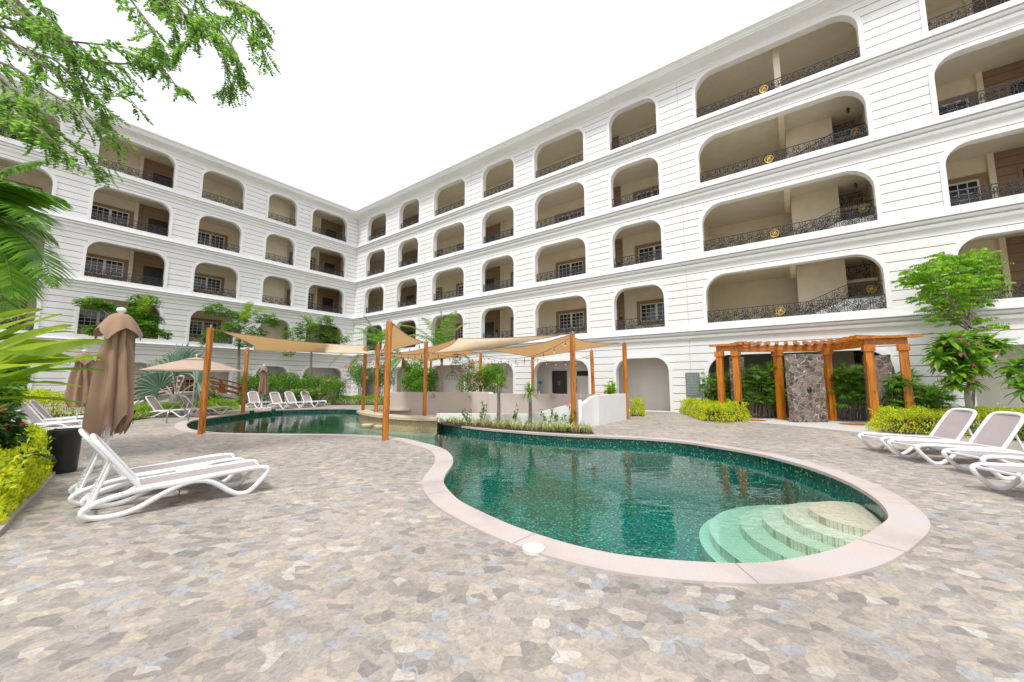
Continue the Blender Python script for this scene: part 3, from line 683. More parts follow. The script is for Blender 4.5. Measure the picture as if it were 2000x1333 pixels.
# ground level details
w_ = LW('R'); d = -1.5*K
def door0(s0, s1, zt, wing='R'):
    w_ = LW(wing); mb = MB()
    for q in ((s0-0.06, s1+0.06, zt, zt+0.06), (s0-0.06, s0, 0, zt), (s1, s1+0.06, 0, zt)): pbox(mb, w_, q[0], q[1], d-0.01, d+0.05, q[2], q[3])
    o = mb.build('door', M['door'], bld); mb = MB(); pbox(mb, w_, s0, s1, d-0.01, d+0.03, 0, zt); mb.build('leaf', M['door'], o)
    mb = MB(); pbox(mb, w_, s0+0.4, s0+0.62, d+0.031, d+0.036, 1.35, 1.75); mb.build('pane', M['glass'], o)
door0(21.0*K, 21.95*K, 2.13*K)
def vent(wing, s0, s1, z0, z1):
    w_ = LW(wing); mb = MB(); n = 6
    pbox(mb, w_, s0, s1, d-0.01, d+0.012, z0, z1)
    for i in range(n): y = z0+(z1-z0)*(i+0.5)/n; pbox(mb, w_, s0+0.02, s1-0.02, d+0.014, d+0.04, y-0.012, y+0.012)
    mb.build('vent_grille', M['black'], bld)
vent('R', 22.7*K, 23.7*K, 1.85*K, 2.15*K); vent('R', 18.45*K, 18.8*K, 1.85*K, 2.1*K); vent('L', 3.5*K, 4.3*K, 1.9*K, 2.15*K)
window('L', 15.2*K, 17.0*K, 0, back=1.5*K, z0=0.0, zb=.66*K, zt=1.72*K); window('L', 10.4*K, 12.2*K, 0, back=1.5*K, z0=0.0, zb=.66*K, zt=1.72*K); window('L', 19.9*K, 21.7*K, 0, back=1.5*K, z0=0.0, zb=.66*K, zt=1.72*K)
# round lamp fittings, room signs beside doors
for f in (1, 2, 3):
    for wing, s in (('R', 25.1), ('R', 15.2), ('L', 0.35), ('L', 13.0)):
        w_ = LW(wing); mb = MB(); pbox(mb, w_, s*K-0.12, s*K+0.1, -REC+0.056, -REC+0.085, SILL[f]+1.2, SILL[f]+1.38); mb.build('room_plate', M['black'], bld)
# ------------------------------------------------ wrought-iron railings
def spiral(cx, cz, r0, r1, a0, a1, n=11):
    return [(cx+lerp(r0, r1, i/n)*math.cos(lerp(a0, a1, i/n)), cz+lerp(r0, r1, i/n)*math.sin(lerp(a0, a1, i/n))) for i in range(n+1)]
def rail_pattern(L, h, unit=0.86):
    n = max(1, round(L/unit)); u = L/n; out = []
    for k in range(n):
        x = k*u; a = x+u*0.5
        for sg in (-1, 1):
            out.append(spiral(a+sg*u*0.24, h*0.28, h*0.20, h*0.035, -PI/2, -PI/2+sg*3.6*PI, 14))
            out.append([(a+sg*u*0.24, h*0.08), (a+sg*u*0.40, h*0.12), (a+sg*u*0.46, h*0.30), (a+sg*u*0.38, h*0.50), (a+sg*u*0.22, h*0.60), (a+sg*u*0.10, h*0.76)])
            out.append(spiral(a+sg*u*0.36, h*0.68, h*0.12, h*0.03, PI/2, PI/2-sg*2.6*PI, 9))
            out.append(spiral(a+sg*u*0.10, h*0.50, h*0.10, h*0.03, 0, sg*2.4*PI, 8))
            out.append([(a+sg*u*0.05, h*0.06), (a+sg*u*0.07, h*0.3), (a+sg*u*0.03, h*0.45), (a+sg*u*0.06, h*0.78)])
        for q in (0.12, 0.38, 0.62, 0.88): out.append([(x+u*q, h*0.83), (x+u*q, h*0.97)])
        out.append([(x, 0), (x, h)]); out.append([(x+u*0.5-h*.1, h*.66), (x+u*.5, h*.82), (x+u*.5+h*.1, h*.66), (x+u*.5, h*.5), (x+u*0.5-h*.1, h*.66)]); out.append([(x+u*.02, h*.1), (x+u*.1, h*.28), (x+u*.02, h*.46), (x-u*.0, h*.6)]); out.append([(x+u*.98, h*.1), (x+u*.9, h*.28), (x+u*.98, h*.46)])
    out.append([(L, 0), (L, h)])
    return out
def railing(name, A, B, h, parent, zoff=0, t=0.017, top=0.024):
    """flat iron lace between the points A and B (rails follow their slope)"""
    mb = MB(); Lg_ = (B-A).length; dx = (B-A); nrm = Vector((dx.y, -dx.x, 0)).normalized()
    def q(x, z): return A+dx*(x/Lg_)+Vector((0, 0, z))
    for l in rail_pattern(Lg_, h):
        mb.tube([q(x, z) for x, z in l], t, 4, caps=False)
    for z, r in ((0.03, 0.012), (h*0.83, 0.008), (h, top)):
        a, b = q(0, z), q(Lg_, z)
        mb.hexa([a-nrm*r+Vector((0, 0, -r*.6)), b-nrm*r+Vector((0, 0, -r*.6)), b+nrm*r+Vector((0, 0, -r*.6)), a+nrm*r+Vector((0, 0, -r*.6)), a-nrm*r+Vector((0, 0, r*.6)), b-nrm*r+Vector((0, 0, r*.6)), b+nrm*r+Vector((0, 0, r*.6)), a+nrm*r+Vector((0, 0, r*.6))])
    return mb.build(name, M['iron'], parent)
def medallion(c, nrm, r, parent):
    """gilt ring with a relief of a maned head, flat on the railing"""
    mb = MB(); t = Vector((-nrm.y, nrm.x, 0)); Z = Vector((0, 0, 1))
    ringp = [c+t*(r*math.cos(2*PI*k/16))+Z*(r*math.sin(2*PI*k/16)) for k in range(16)]
    mb.tube(ringp, r*0.13, 6, closed=True)
    for k in range(13):
        a = 2*PI*k/13+.2*(k % 2); p = c+t*(r*0.36*math.cos(a))+Z*(r*0.36*math.sin(a)); q_ = .62+.12*(k % 3); e = c+t*(r*q_*math.cos(a+0.5))+Z*(r*q_*math.sin(a+0.5))
        mb.tube([p, (p+e)/2+nrm*0.02, e], [r*0.17, r*0.13, r*0.04], 5)
    mb.ball(c+nrm*0.015, r*0.36, 8); mb.ball(c+nrm*0.045+t*r*0.14-Z*r*0.1, r*0.17, 6)
    mb.build('medallion', M['gold'], parent, smooth=50)
for wing in 'RL':
    w_ = LW(wing); outn = (w_(0, 1, 0)-w_(0, 0, 0))
    for nme, f, a, b, z0, z1, r in holes(wing):
        if f == 0: continue
        rl = railing('balcony_railing', w_(a+0.012, -0.17, z0), w_(b-0.012, -0.17, z0), 0.575*K, bld)
        if nme == 'c7': medallion(w_(33.25*K, -0.12, z0+0.29*K), outn, 0.18, rl)
# stair flights inside the wide arch
w_ = LW('R'); VN = V
for f in (0, 1, 2, 3):
    z = (SILL[f] if f else 0)-0.04; zl = z+(0.78*K if f else 1.4); sA, sB = 33.95*K, 35.66*K
    d0, d1 = -1.55*K-1.25, -1.55*K
    mb = MB(); n = 7
    for i in range(n):
        s0 = lerp(sA, sB, i/n); pbox(mb, w_, s0, sB+1.4*K, d0, d1-0.02, z+(zl-z)*i/n, z+(zl-z)*(i+1)/n)
    mb.build('staircase', M['trim'], bld)
    mb = MB(); pbox(mb, w_, 33.95*K, 35.74*K, -4.3, d0-0.02, z, (CEIL[f] if f else 3.1*K)-0.004); mb.build('core_wall', M['cream'], bld)
    A = w_(sA, d1, z+0.1); B = w_(sB, d1, zl+0.03)
    railing('stair_railing', A, B, 0.62*K, bld, t=0.013); r2 = railing('stair_railing', B, w_(sB+1.25*K, d1, zl+0.03), 0.62*K, bld, t=0.013)
    medallion(w_(sB+0.72*K, d1+0.05, zl+0.34*K), V, 0.17, r2)
    # second flight further in, seen through the head of the arch
    zt = (CEIL[f] if f else 3.1*K)-1.0
    railing('stair_railing', w_(35.0*K, -3.6, zt), w_(36.6*K, -3.6, zt), 0.6*K, bld, t=0.013)
    mb = MB(); pbox(mb, w_, 35.0*K, 36.85*K, -5.0, -3.65, zt-0.15, zt); mb.build('landing', M['cream'], bld)
    # slim white column at the foot of the flight
    mb = MB(); ct = CEIL[f] if f else 3.1*K; pbox(mb, w_, 33.70*K, 33.93*K, -4.2, -0.45, ct-0.42, ct+0.01); mb.build('ceiling_beam', M['cream'], bld)
mb = MB(); pbox(mb, w_, 33.68*K, 33.93*K, -1.2, -0.95, SILL[4]-.04, CEIL[4]); mb.build('column', M['cream'], bld)
# wall lanterns in the stair hall
for f in (1, 2, 3):
    for s in (36.2, 36.75):
        z = CEIL[f]-0.75; mb = MB(); c = w_(s*K, -1.6, z)
        mb.lathe(c, [(0.02, -.12), (.05, -.1), (.075, .05), (.09, .07), (.04, .12), (.01, .17)], 6); mb.tube([c+Vector((0, 0, .15)), w_(s*K, -1.75, z+.25), w_(s*K, -1.9, z+.1)], 0.012, 4)
        mb.build('wall_lantern', M['black'], bld)
# gate lace of the ground hall
railing('gate', w_(30.6*K, -0.9, 0.0), w_(33.5*K, -0.9, 0.0), 2.5, bld, t=0.018)
# control joints on the long facade
mb = MB()
for s in (29.55, 15.0): pbox(mb, w_, s*K-0.008, s*K+0.008, 0.0, 0.004, 0, 17.1*K)
mb.build('control_joint', M['curb'], bld)
# ---------------------------------------------------------------- plant builders
rnd = random.Random(11)
def rv(r=rnd):
    while True:
        v = Vector((r.uniform(-1, 1), r.uniform(-1, 1), r.uniform(-1, 1)))
        if 0.01 < v.length < 1: return v
def leaf(mb, c, d, n, l, w, fold=0.12):
    s = d.cross(n)
    if s.length < 1e-4: s = d.orthogonal()
    s.normalize(); n2 = s.cross(d)
    mid = c+d*(l*0.45)
    mb.add([c, mid+s*(w/2)+n2*(fold*w), c+d*l, mid-s*(w/2)+n2*(fold*w)], [(0, 1, 2, 3)])
def spray(mb, c, n, r, l, w, droop=0.3, flat=1.0, shell=0.0):
    """n leaves scattered through an ellipsoid at c"""
    rx, ry, rz = r if isinstance(r, tuple) else (r, r, r)
    for _ in range(n):
        v = rv()
        if shell and v.length < shell and rnd.random() < 0.7: v = v.normalized()*rnd.uniform(shell, 1)
        p = c+Vector((v.x*rx, v.y*ry, v.z*rz))
        d = (Vector((v.x, v.y, v.z*0.5))+rv()*0.8+Vector((0, 0, -droop))).normalized()
        nn = (Vector((0, 0, 1))*flat+rv()*0.8).normalized()
        k = rnd.uniform(0.7, 1.25)
        leaf(mb, p, d, nn, l*k, w*k)
def inner_mass(mb, c, r, k=0.7):
    pass
def hedge(name, poly, h, mat, leafl, leafw, dens, label, cat='hedge', group=None, z0=0.0, stems=True, lump=0.25, extra=None):
    """clipped shrub mass: leaves packed near the top and side surface of a footprint polygon"""
    c = sum((Vector(p) for p in poly), Vector((0, 0, 0)))/len(poly); c.z = z0
    root = empty(name, c, label, cat, group)
    xs = [p[0] for p in poly]; ys = [p[1] for p in poly]; poly = [Vector((p[0], p[1], 0)) for p in poly]
    A = (max(xs)-min(xs))*(max(ys)-min(ys)); mb = MB(); n = int(A*dens); seed = rnd.random()*50
    def hh(x, y): return h*(1-lump+lump*2*noise.noise(Vector((x*1.6+seed, y*1.6, 0)))+lump*0.5)
    def edge(x, y):
        m = 9
        for i in range(len(poly)):
            a, b = poly[i-1], poly[i]; ab = b-a; t = max(0, min(1, (Vector((x, y, 0))-a).dot(ab)/max(ab.length_squared, 1e-9))); m = min(m, (Vector((x, y, 0))-a-ab*t).length)
        return m
    for _ in range(n):
        x = rnd.uniform(min(xs), max(xs)); y = rnd.uniform(min(ys), max(ys))
        if not inside(Vector((x, y, 0)), poly): continue
        e = edge(x, y); top = hh(x, y)*min(1, 0.45+e*2.2)
        z = z0+top*(1-abs(rnd.gauss(0, 0.16))) if e > 0.22 else z0+rnd.uniform(0.05, 1)*top
        p = Vector((x, y, z)); d = (rv()*0.9+Vector((0, 0, 0.75))).normalized()
        leaf(mb, p, d, rv().normalized(), leafl*rnd.uniform(.7, 1.3), leafw*rnd.uniform(.7, 1.3))
    # sprigs sticking out
    for _ in range(int(A*dens/55)):
        x = rnd.uniform(min(xs), max(xs)); y = rnd.uniform(min(ys), max(ys))
        if not inside(Vector((x, y, 0)), poly): continue
        b = Vector((x, y, z0+hh(x, y)*0.9)); d = (rv()*0.5+Vector((0, 0, 1))).normalized(); L = rnd.uniform(0.08, 0.2)*max(1, h)
        for k in range(7): leaf(mb, b+d*L*k/6, (d*0.5+rv()).normalized(), rv().normalized(), leafl, leafw)
    mb.build('foliage', mat, root)
    mb = MB()
    inn = offset([p.copy() for p in poly], 0) if False else [c+(p-Vector((c.x, c.y, 0)))*0.86 for p in poly]
    inn = [Vector((p.x, p.y, 0)) for p in inn]
    for _ in range(int(A*9)+4):
        x = rnd.uniform(min(xs), max(xs)); y = rnd.uniform(min(ys), max(ys))
        if not inside(Vector((x, y, 0)), inn): continue
        b = Vector((x, y, z0)); mb.tube([b, b+rv()*0.05+Vector((0, 0, h*0.4)), b+rv()*0.15+Vector((0, 0, h*0.75))], [0.012, 0.009, 0.005], 4, caps=False)
    if mb.v: mb.build('stems', M['bark'], root)
    # ground litter below the leaves
    mb = MB(); mb.prism([(p.x, p.y) for p in inn], z0-0.02, z0+0.03); mb.build('soil_bed', M['soil'], root)
    if extra: extra(root)
    return root
def frond(mb, b, d, L, droop, ll, lw, n=26, twist=0.0, vee=0.5, mb_r=None, rr=0.018):
    """pinnate frond: arching rachis with leaflets both sides"""
    d = d.normalized(); pts = [b]; cur = d.copy(); p = b.copy(); seg = L/n
    for i in range(n):
        cur = (cur+Vector((0, 0, -droop/n*(0.4+1.2*i/n)))).normalized(); p = p+cur*seg; pts.append(p.copy())
    (mb_r or mb).tube(pts[::3]+[pts[-1]], [lerp(rr, 0.004, i/max(1, len(pts[::3]))) for i in range(len(pts[::3])+1)], 4, caps=False)
    for i in range(2, n+1):
        t = i/n; c = pts[i]; a = (pts[i]-pts[i-1]).normalized(); s = a.cross(Vector((0, 0, 1)))
        if s.length < 1e-3: s = Vector((1, 0, 0))
        s.normalize(); u = s.cross(a)
        l = ll*math.sin(PI*min(1, 0.18+0.82*t))**0.6*(1 if t < 0.9 else 0.7)
        for sg in (-1, 1):
            dd = (s*sg*1.0+a*0.55+u*vee*(1-t*0.7)+Vector((0, 0, -0.25))+rv()*0.10).normalized()
            m = c+dd*l*0.5; e = m+(dd+Vector((0, 0, -0.35))).normalized()*l*0.5; ww = a*(lw/2)
            mb.add([c-ww*0.5, c+ww*0.5, m+ww, m-ww, e], [(0, 1, 2, 3), (3, 2, 4)])
def fan(mb, hub, d, R, n=30, span=2.6, droop=0.25, w=0.05, up_=None):
    """palmate blade: pleated segments joined near the hub"""
    d = d.normalized(); s = d.cross(up_ or Vector((0, 0, 1)))
    if s.length < 1e-3: s = Vector((1, 0, 0))
    s.normalize(); u = s.cross(d)
    ps = []
    for i in range(n+1):
        a = -span+2*span*i/n
        ps.append((d*math.cos(a)+s*math.sin(a)+u*0.06*(1 if i % 2 else -1)).normalized())
    for i in range(n):
        a, b = ps[i], ps[i+1]; m = (a+b).normalized(); r = R*rnd.uniform(0.88, 1.05)*(0.75+0.25*math.cos((-span+2*span*i/n)*0.5))
        j = 0.52; pa, pb = hub+a*r*j, hub+b*r*j; e = hub+m*r+Vector((0, 0, -droop*r*rnd.uniform(.6, 1.3))); q = hub+m*r*0.78+Vector((0, 0, -droop*0.35*r)); wv = (pb-pa)*0.33
        mb.add([hub, pa, pb, q+wv, q-wv, e], [(0, 1, 2), (1, 4, 3, 2), (4, 5, 3)])
def blade(mb, b, d, L, w, droop, side=None, n=9, fold=0.25, wave=0.02):
    """one broad leaf: arched, keeled along the midrib"""
    cur = d.normalized(); p = b.copy(); rows = []
    for i in range(n+1):
        t = i/n; ww = w*(math.sin(PI*min(1, t*0.93+0.06))**0.65)*(1 if t < 0.98 else 0.15)
        s = side.normalized() if side is not None else cur.cross(Vector((0, 0, 1))).normalized()
        u = s.cross(cur).normalized()
        if u.z < 0: u = -u
        r = wave*math.sin(t*14+rnd.random())
        rows.append([p+s*ww/2+u*(fold*ww/2+r), p+s*ww/4+u*fold*ww/4, p.copy(), p-s*ww/4+u*fold*ww/4, p-s*ww/2+u*(fold*ww/2-r)])
        cur = (cur+Vector((0, 0, -droop/n))).normalized(); p = p+cur*(L/n)
    mb.add([q for r_ in rows for q in r_], [(i*5+k, i*5+k+1, (i+1)*5+k+1, (i+1)*5+k) for i in range(n) for k in range(4)])
def limb(mb, a, b, r0, r1, bend=0.15, n=5):
    d = b-a; off = rv()*d.length*bend; pts = [a+d*(i/n)+off*math.sin(PI*i/n) for i in range(n+1)]
    mb.tube(pts, [lerp(r0, r1, i/n) for i in range(n+1)], 7, caps=False); return pts
def tufts(mb, area, n, L, w, z0=0.0, bl=9):
    for _ in range(n):
        a, b = rnd.choice(area); c = lerp(a, b, rnd.random())+Vector((rnd.uniform(-.12, .12), rnd.uniform(-.12, .12), 0)); c.z = z0
        for k in range(bl):
            d = (rv()*0.55+Vector((0, 0, 0.8))).normalized(); l = L*rnd.uniform(.6, 1.2); m = c+d*l*0.55; e = m+(d+Vector((d.x, d.y, -0.6))*0.9).normalized()*l*0.5; s = d.cross(Vector((0, 0, 1))).normalized()*w
            mb.add([c-s*.6, c+s*.6, m+s, m-s, e], [(0, 1, 2, 3), (3, 2, 4)])
# ---------------------------------------------------------------- shade posts, sails, string lights
def post(px, py, label, z0=0.0, pos=None, lean=(0, 0), h=3.5, w=0.165, rz=0.3):
    b = G(px, py, z0) if pos is None else Vector(pos)
    t = Vector((b.x+lean[0], b.y+lean[1], h))
    root = empty('shade_post', b, label, 'wooden post', 'wooden posts that carry the shade sails')
    mb = MB(); n = 9; rows = []
    for i in range(n+1):
        c = lerp(b-Vector((0, 0, 0.05)), t, i/n)+Vector((noise.noise(Vector((b.x, i*.7, 0)))*0.012, noise.noise(Vector((i*.7, b.y, 3)))*0.012, 0))
        k = w/2*(1+0.05*noise.noise(Vector((i*1.3, b.x, b.y)))); ch = k*0.72
        rows.append([c+Matrix.Rotation(rz, 3, 'Z')@Vector(q) for q in ((k, -ch, 0), (k, ch, 0), (ch, k, 0), (-ch, k, 0), (-k, ch, 0), (-k, -ch, 0), (-ch, -k, 0), (ch, -k, 0))])
    mb.add([p for r_ in rows for p in r_], [(i*8+k, i*8+(k+1) % 8, (i+1)*8+(k+1) % 8, (i+1)*8+k) for i in range(n) for k in range(8)]+[tuple(n*8+k for k in range(8))])
    mb.build('timber', M['wood'], root)
    mb = MB(); mb.lathe(t, [(0.02, 0), (0.02, 0.05), (0.035, 0.06), (0.03, 0.10), (0.01, 0.11)], 8); mb.tube([t+Vector((0, 0, .06)), t+Vector((0.05, -0.03, .04)), t+Vector((.08, -.04, -.02))], 0.007, 5)
    mb.build('eye_bolt', M['steel'], root)
    return t
T = {}
T[1] = post(393, 848, 'wooden post at the far left end of the pool below the long sail', lean=(.02, 0))
T[2] = post(474, 808, 'wooden post beyond the pool just left of the row of four loungers')
T[3] = post(752, 860, 'tall wooden post with a black scorch streak on the near pool coping', rz=0.5)
T[4] = post(709, 801, 'wooden post at the left tip of the mosaic pool bar', z0=0.25)
T[5] = post(734, 806, 'wooden post on the bar counter just left of the scorched post', z0=0.25)
T[6] = post(829, 810, 'wooden post on the right half of the pool bar counter', z0=0.25)
T[7] = post(0, 0, 'thin wooden post behind the taupe wall beside the round green bush', pos=(-6.3, 29.7, 0))
T[9] = post(0, 0, 'wooden post rising out of the pink flowering shrub behind the taupe wall', pos=(-1.98, 24.15, 0))
T[10] = post(0, 0, 'wooden post behind the wall left of the dark service door', pos=(1.41, 26.2, 0))
T[11] = post(1121, 836, 'wooden post in the planting bed in front of the white ramp wall')
T[12] = post(0, 0, 'wooden post behind the ramp wall right of the fire extinguisher', pos=(4.68, 22.14, 0), lean=(-.05, 0))
T[13] = post(1224, 819, 'wooden post at the right end of the white ramp wall beside a golden bush')
mb = MB(); b3 = G(752, 860); 
for k in range(5): mb.add([b3+Vector((0.02+0.012*k, -0.083, 0.75+0.1*k)), b3+Vector((0.035+.012*k, -0.083, 0.75+0.1*k)), b3+Vector((0.035, -0.083, 1.35)), b3+Vector((0.02, -0.083, 1.3))], [(0, 1, 2, 3)])
def sail(corners, label, sag=0.25, n=14, dip=0.0):
    """hypar shade cloth between its corners, edges scooped in, edge cord, steel links"""
    c = [Vector(p) for p in corners]; root = empty('shade_sail', sum(c, Vector((0, 0, 0)))/len(c), label, 'shade sail', 'tan shade sails over the pool bar')
    mb = MB()
    if len(c) == 3: c = [c[0], c[1], c[2], (c[2]+c[0])/2*0.98+c[1]*0.02]
    cen = sum(c, Vector((0, 0, 0)))/4
    def pt(u, v):
        p = (c[0]*(1-u)*(1-v)+c[1]*u*(1-v)+c[2]*u*v+c[3]*(1-u)*v)
        k = sag*((4*v*(1-v)))*0+0
        eu = 4*u*(1-u); ev = 4*v*(1-v)
        # scoop: edge midpoints pulled to the centre
        wu = (1-abs(2*v-1))          # 0 on v edges
        pull = eu*(abs(2*v-1)**2)*0.13+ev*(abs(2*u-1)**2)*0.13
        p = lerp(p, cen, pull)
        wr = 0.012*math.sin(u*9+v*4)+0.01*math.sin(v*13-u*5)
        return p+Vector((0, 0, -dip*eu*ev-sag*0.35*(eu*(1-wu)+ev*(1-(1-abs(2*u-1))))*0.5+wr*eu*ev))
    vs = [pt(i/n, j/n) for j in range(n+1) for i in range(n+1)]
    mb.add(vs, [(j*(n+1)+i, j*(n+1)+i+1, (j+1)*(n+1)+i+1, (j+1)*(n+1)+i) for j in range(n) for i in range(n)])
    mb.build('cloth', M['sail'], root, smooth=80)
    mb = MB(); bd = [vs[i] for i in range(n)]+[vs[j*(n+1)+n] for j in range(n)]+[vs[n*(n+1)+i] for i in range(n, 0, -1)]+[vs[j*(n+1)] for j in range(n, 0, -1)]
    mb.tube(bd, 0.016, 5, closed=True); mb.build('edge_hem', M['umb'], root, smooth=60)
    return root
def link(a, b):
    pass
up3 = Vector((0, 0, -0.06))
A4 = P(713, 676, 23.0); B5 = P(738, 692, 17.9)
E9 = P(893, 661, 17.6)
sail([T[1]+(B5-T[1]).normalized()*0.28+up3, A4, B5, T[2]+(A4-T[2]).normalized()*0.3+up3], 'long tan shade sail stretched over the far end of the pool', sag=0.35)
sail([T[3]+Vector((.1, .05, -.05)), T[6]+Vector((-.1, .02, -.02)), B5+Vector((.05, 0, -.02))], 'steep triangular tan sail hanging from the scorched post', sag=0.1)
sail([P(742, 694, 18.1), E9+Vector((-.1, .1, -.05)), P(932, 689, 23.8), P(843, 705, 27.5)], 'pale tan sail behind the bar post, under the wicker lamps', sag=0.3, dip=0.1)
sail([P(843, 690, 17.1), P(895, 661, 17.2), P(1105, 653, 14.5), P(955, 683, 16.4)], 'cream sail with a pointed peak right of the bar post', sag=0.15, dip=-0.05)
sail([P(958, 684, 16.6), P(1111, 655, 14.5), P(1209, 670, 17.5), P(1042, 699, 24.5)], 'wide orange tan sail over the white ramp wall', sag=0.35, dip=0.12)
# string lights
def string(a, b, label, n=8, sag=0.35):
    a, b = Vector(a), Vector(b); m = 18
    pts = [lerp(a, b, i/m)+Vector((0, 0, -sag*4*(i/m)*(1-i/m))) for i in range(m+1)]
    root = empty('string_light', a, label, 'string light', 'bulb strings under the sails')
    mb = MB(); mb.tube(pts, 0.009, 4, caps=False); mb.build('cable', M['black'], root)
    for k in range(n):
        t = (k+0.6)/n; p = lerp(a, b, t)+Vector((0, 0, -sag*4*t*(1-t)))
        mb = MB(); mb.tube([p, p+Vector((0, 0, -.10))], 0.006, 4); mb.lathe(p+Vector((0, 0, -.17)), [(0.018, 0), (0.022, 0.05), (0.012, 0.08)], 6)
        so_ = mb.build('bulb_socket', M['black'], root)
        mb = MB(); mb.ball(p+Vector((0, 0, -.205)), 0.034, 8, (1, 1, 1.25)); mb.build('bulb', M['bulb'], so_, smooth=60)
string(T[11]+Vector((0, 0, -.08)), P(1035, 697, 16.5), 'bulb string dropping left from the ramp bed post', 4, 0.1)
string(P(1035, 697, 16.5), P(940, 692, 22.5), 'bulb string sagging across the wall to the flower shrub post', 7, 0.18)
string(T[9]+Vector((0, 0, -.12)), T[10]+Vector((0, 0, -.3)), 'rear bulb string between the two posts behind the wall', 8, 0.35)
string(P(735, 690, 17.8), P(827, 668, 16.9), 'bulb string rising along the steep triangular sail', 5, 0.12)
string(P(762, 690, 16.8), P(842, 688, 17.5), 'bulb string beneath the pale sail left of the bar post', 6, 0.1)
string(P(842, 690, 17.4), P(938, 689, 22.8), 'bulb string from the bar post towards the wicker lamps', 5, 0.22)
string(T[10]+Vector((0, 0, -.15)), T[12]+Vector((0, 0, -.25)), 'bulb string above the dark service door', 6, 0.35)
mb = MB(); mb.tube([T[13], P(1300, 668, 18.5), onR(1420, 0.02*K, 0)+Vector((0, 0, 3.9))], 0.006, 4, caps=False); tag(mb.build('guy_wire', M['steel'], origin=T[13]), 'thin steel wire from the right sail post to the facade', 'wire')
# wicker pendant lamps
def pendant(px, py, Y, prof, label):
    c = P(px, py, Y); root = empty('pendant_lamp', c, label, 'pendant lamp', 'wicker pendant lamps')
    mb = MB(); n = 14
    for k in range(n):
        a = 2*PI*k/n; mb.tube([c+Vector((r*math.cos(a), r*math.sin(a), z)) for r, z in prof], 0.007, 4, caps=False)
    for i in range(len(prof)):
        r, z = prof[i]; mb.tube([c+Vector((r*math.cos(2*PI*k/16), r*math.sin(2*PI*k/16), z)) for k in range(16)], 0.007, 4, closed=True)
    mb.build('wicker_shade', simple('wicker', (0.22, 0.17, 0.13), 0.8), root)
    mb = MB(); mb.tube([c+Vector((0, 0, prof[-1][1])), c+Vector((0, 0, 3.3-c.z))], 0.008, 4); mb.ball(c+Vector((0, 0, prof[-1][1]-.12)), 0.05, 8); mb.build('cord', M['black'], root)
pendant(893, 698, 19.6, [(0.2, -0.16), (0.21, 0), (0.2, 0.14), (0.05, 0.16)], 'drum-shaped wicker pendant lamp, highest of the wicker lamps')
pendant(890, 714, 19.2, [(0.14, -0.2), (0.24, -0.1), (0.25, 0.0), (0.19, 0.14), (0.05, 0.24)], 'egg-shaped wicker pendant lamp in the middle of its cluster')
pendant(903, 721, 20, [(0.1, -0.2), (0.2, -0.08), (0.22, 0.02), (0.13, 0.18), (0.04, 0.22)], 'small round wicker pendant lamp, right of its cluster')
pendant(883, 732, 19.4, [(0.34, -0.24), (0.27, -0.05), (0.15, 0.12), (0.05, 0.22)], 'wide bell-shaped wicker pendant lamp, lowest of its cluster')
# ---------------------------------------------------------------- pool bar and walls
bar = empty('pool_bar', G(770, 816, 0), 'curved swim-up bar with tan mosaic front and cream stone counter', 'pool bar')
fr = [G(*p, 0.25) for p in [(696, 803), (705, 806.5), (722, 810), (745, 813), (775, 816), (805, 817.6), (835, 818.4), (853, 818.4)]]
fr = crom(fr, 3, closed=False)
def inset(line, d):
    out = []
    for i, p in enumerate(line):
        t = (line[min(i+1, len(line)-1)]-line[max(i-1, 0)]).normalized(); out.append(p+Vector((-t.y, t.x, 0))*d)
    return out
bk = inset(fr, 0.62); mb = MB(); cp = fr+bk[::-1]; pz = [(p.x, p.y) for p in cp]
mb.prism(pz, 0.17, 0.27); mb.build('counter', M['bartop'], bar, bevel=0.02)
f2 = inset(fr, 0.13); b2 = inset(fr, 0.5); mb = MB(); mb.prism([(p.x, p.y) for p in f2+b2[::-1]], PB, 0.168); mb.build('mosaic_front', M['bar_tile'], bar)
mb = MB(); mb.box(G(766, 801, 0.22), (1.9, 0.45, 0.07), 0.1); mb.box(G(766, 801, 0.0), (1.5, 0.2, 0.4), 0.1); mb.build('side_counter', M['bartop'], bar)
mb = MB(); mb.prism([(p.x, p.y) for p in inset(fr, -0.55)+inset(fr, 0.3)[::-1]], PB, -0.32); mb.build('seat_ledge', M['step_tile'], bar)
for px, py, w_2 in ((719, 829, 0), (743, 831.5, 0), (790, 833, 0)):
    c = G(px, py, -0.17); o = empty('bar_stool', (c.x, c.y, PB), {719: 'submerged stone stool, leftmost before the swim-up bar', 743: 'submerged stone stool behind the scorched post', 790: 'submerged stone stool at the right end of the swim-up bar'}[px], 'stool', 'stools in the water at the bar')
    mb = MB(); mb.lathe(c, [(0.24, -0.05), (0.27, -0.03), (0.27, 0.0), (0.25, 0.015)], 18); mb.build('seat', M['bartop'], o, smooth=40)
    mb = MB(); mb.lathe((c.x, c.y, PB), [(0.2, 0), (0.11, 0.1), (0.11, -0.23-PB)], 14); mb.build('pedestal', M['step_tile'], o, smooth=40)
for px, py in ((848, 809.5), (895, 809.5), (777, 809), (1040, 818)):
    c = G(px, py, 0.0) if px > 900 else P(px, py, 16.6)
def wall(name, a, b, h0, h1, th, mat, label, z0=-0.02, capm=None):
    d = (b-a).normalized(); s = Vector((-d.y, d.x, 0))*th; mb = MB()
    p = [a, b, b+s, a+s]; mb.hexa([Vector((q.x, q.y, z0)) for q in p]+[Vector((q.x, q.y, h)) for q, h in zip(p, (h0, h1, h1, h0))])
    o = mb.build(name, mat, origin=(a.x, a.y, 0), bevel=0.012); return tag(o, label, 'wall')
def XY(px, Y): p = P(px, 745, Y); return Vector((p.x, p.y, 0))
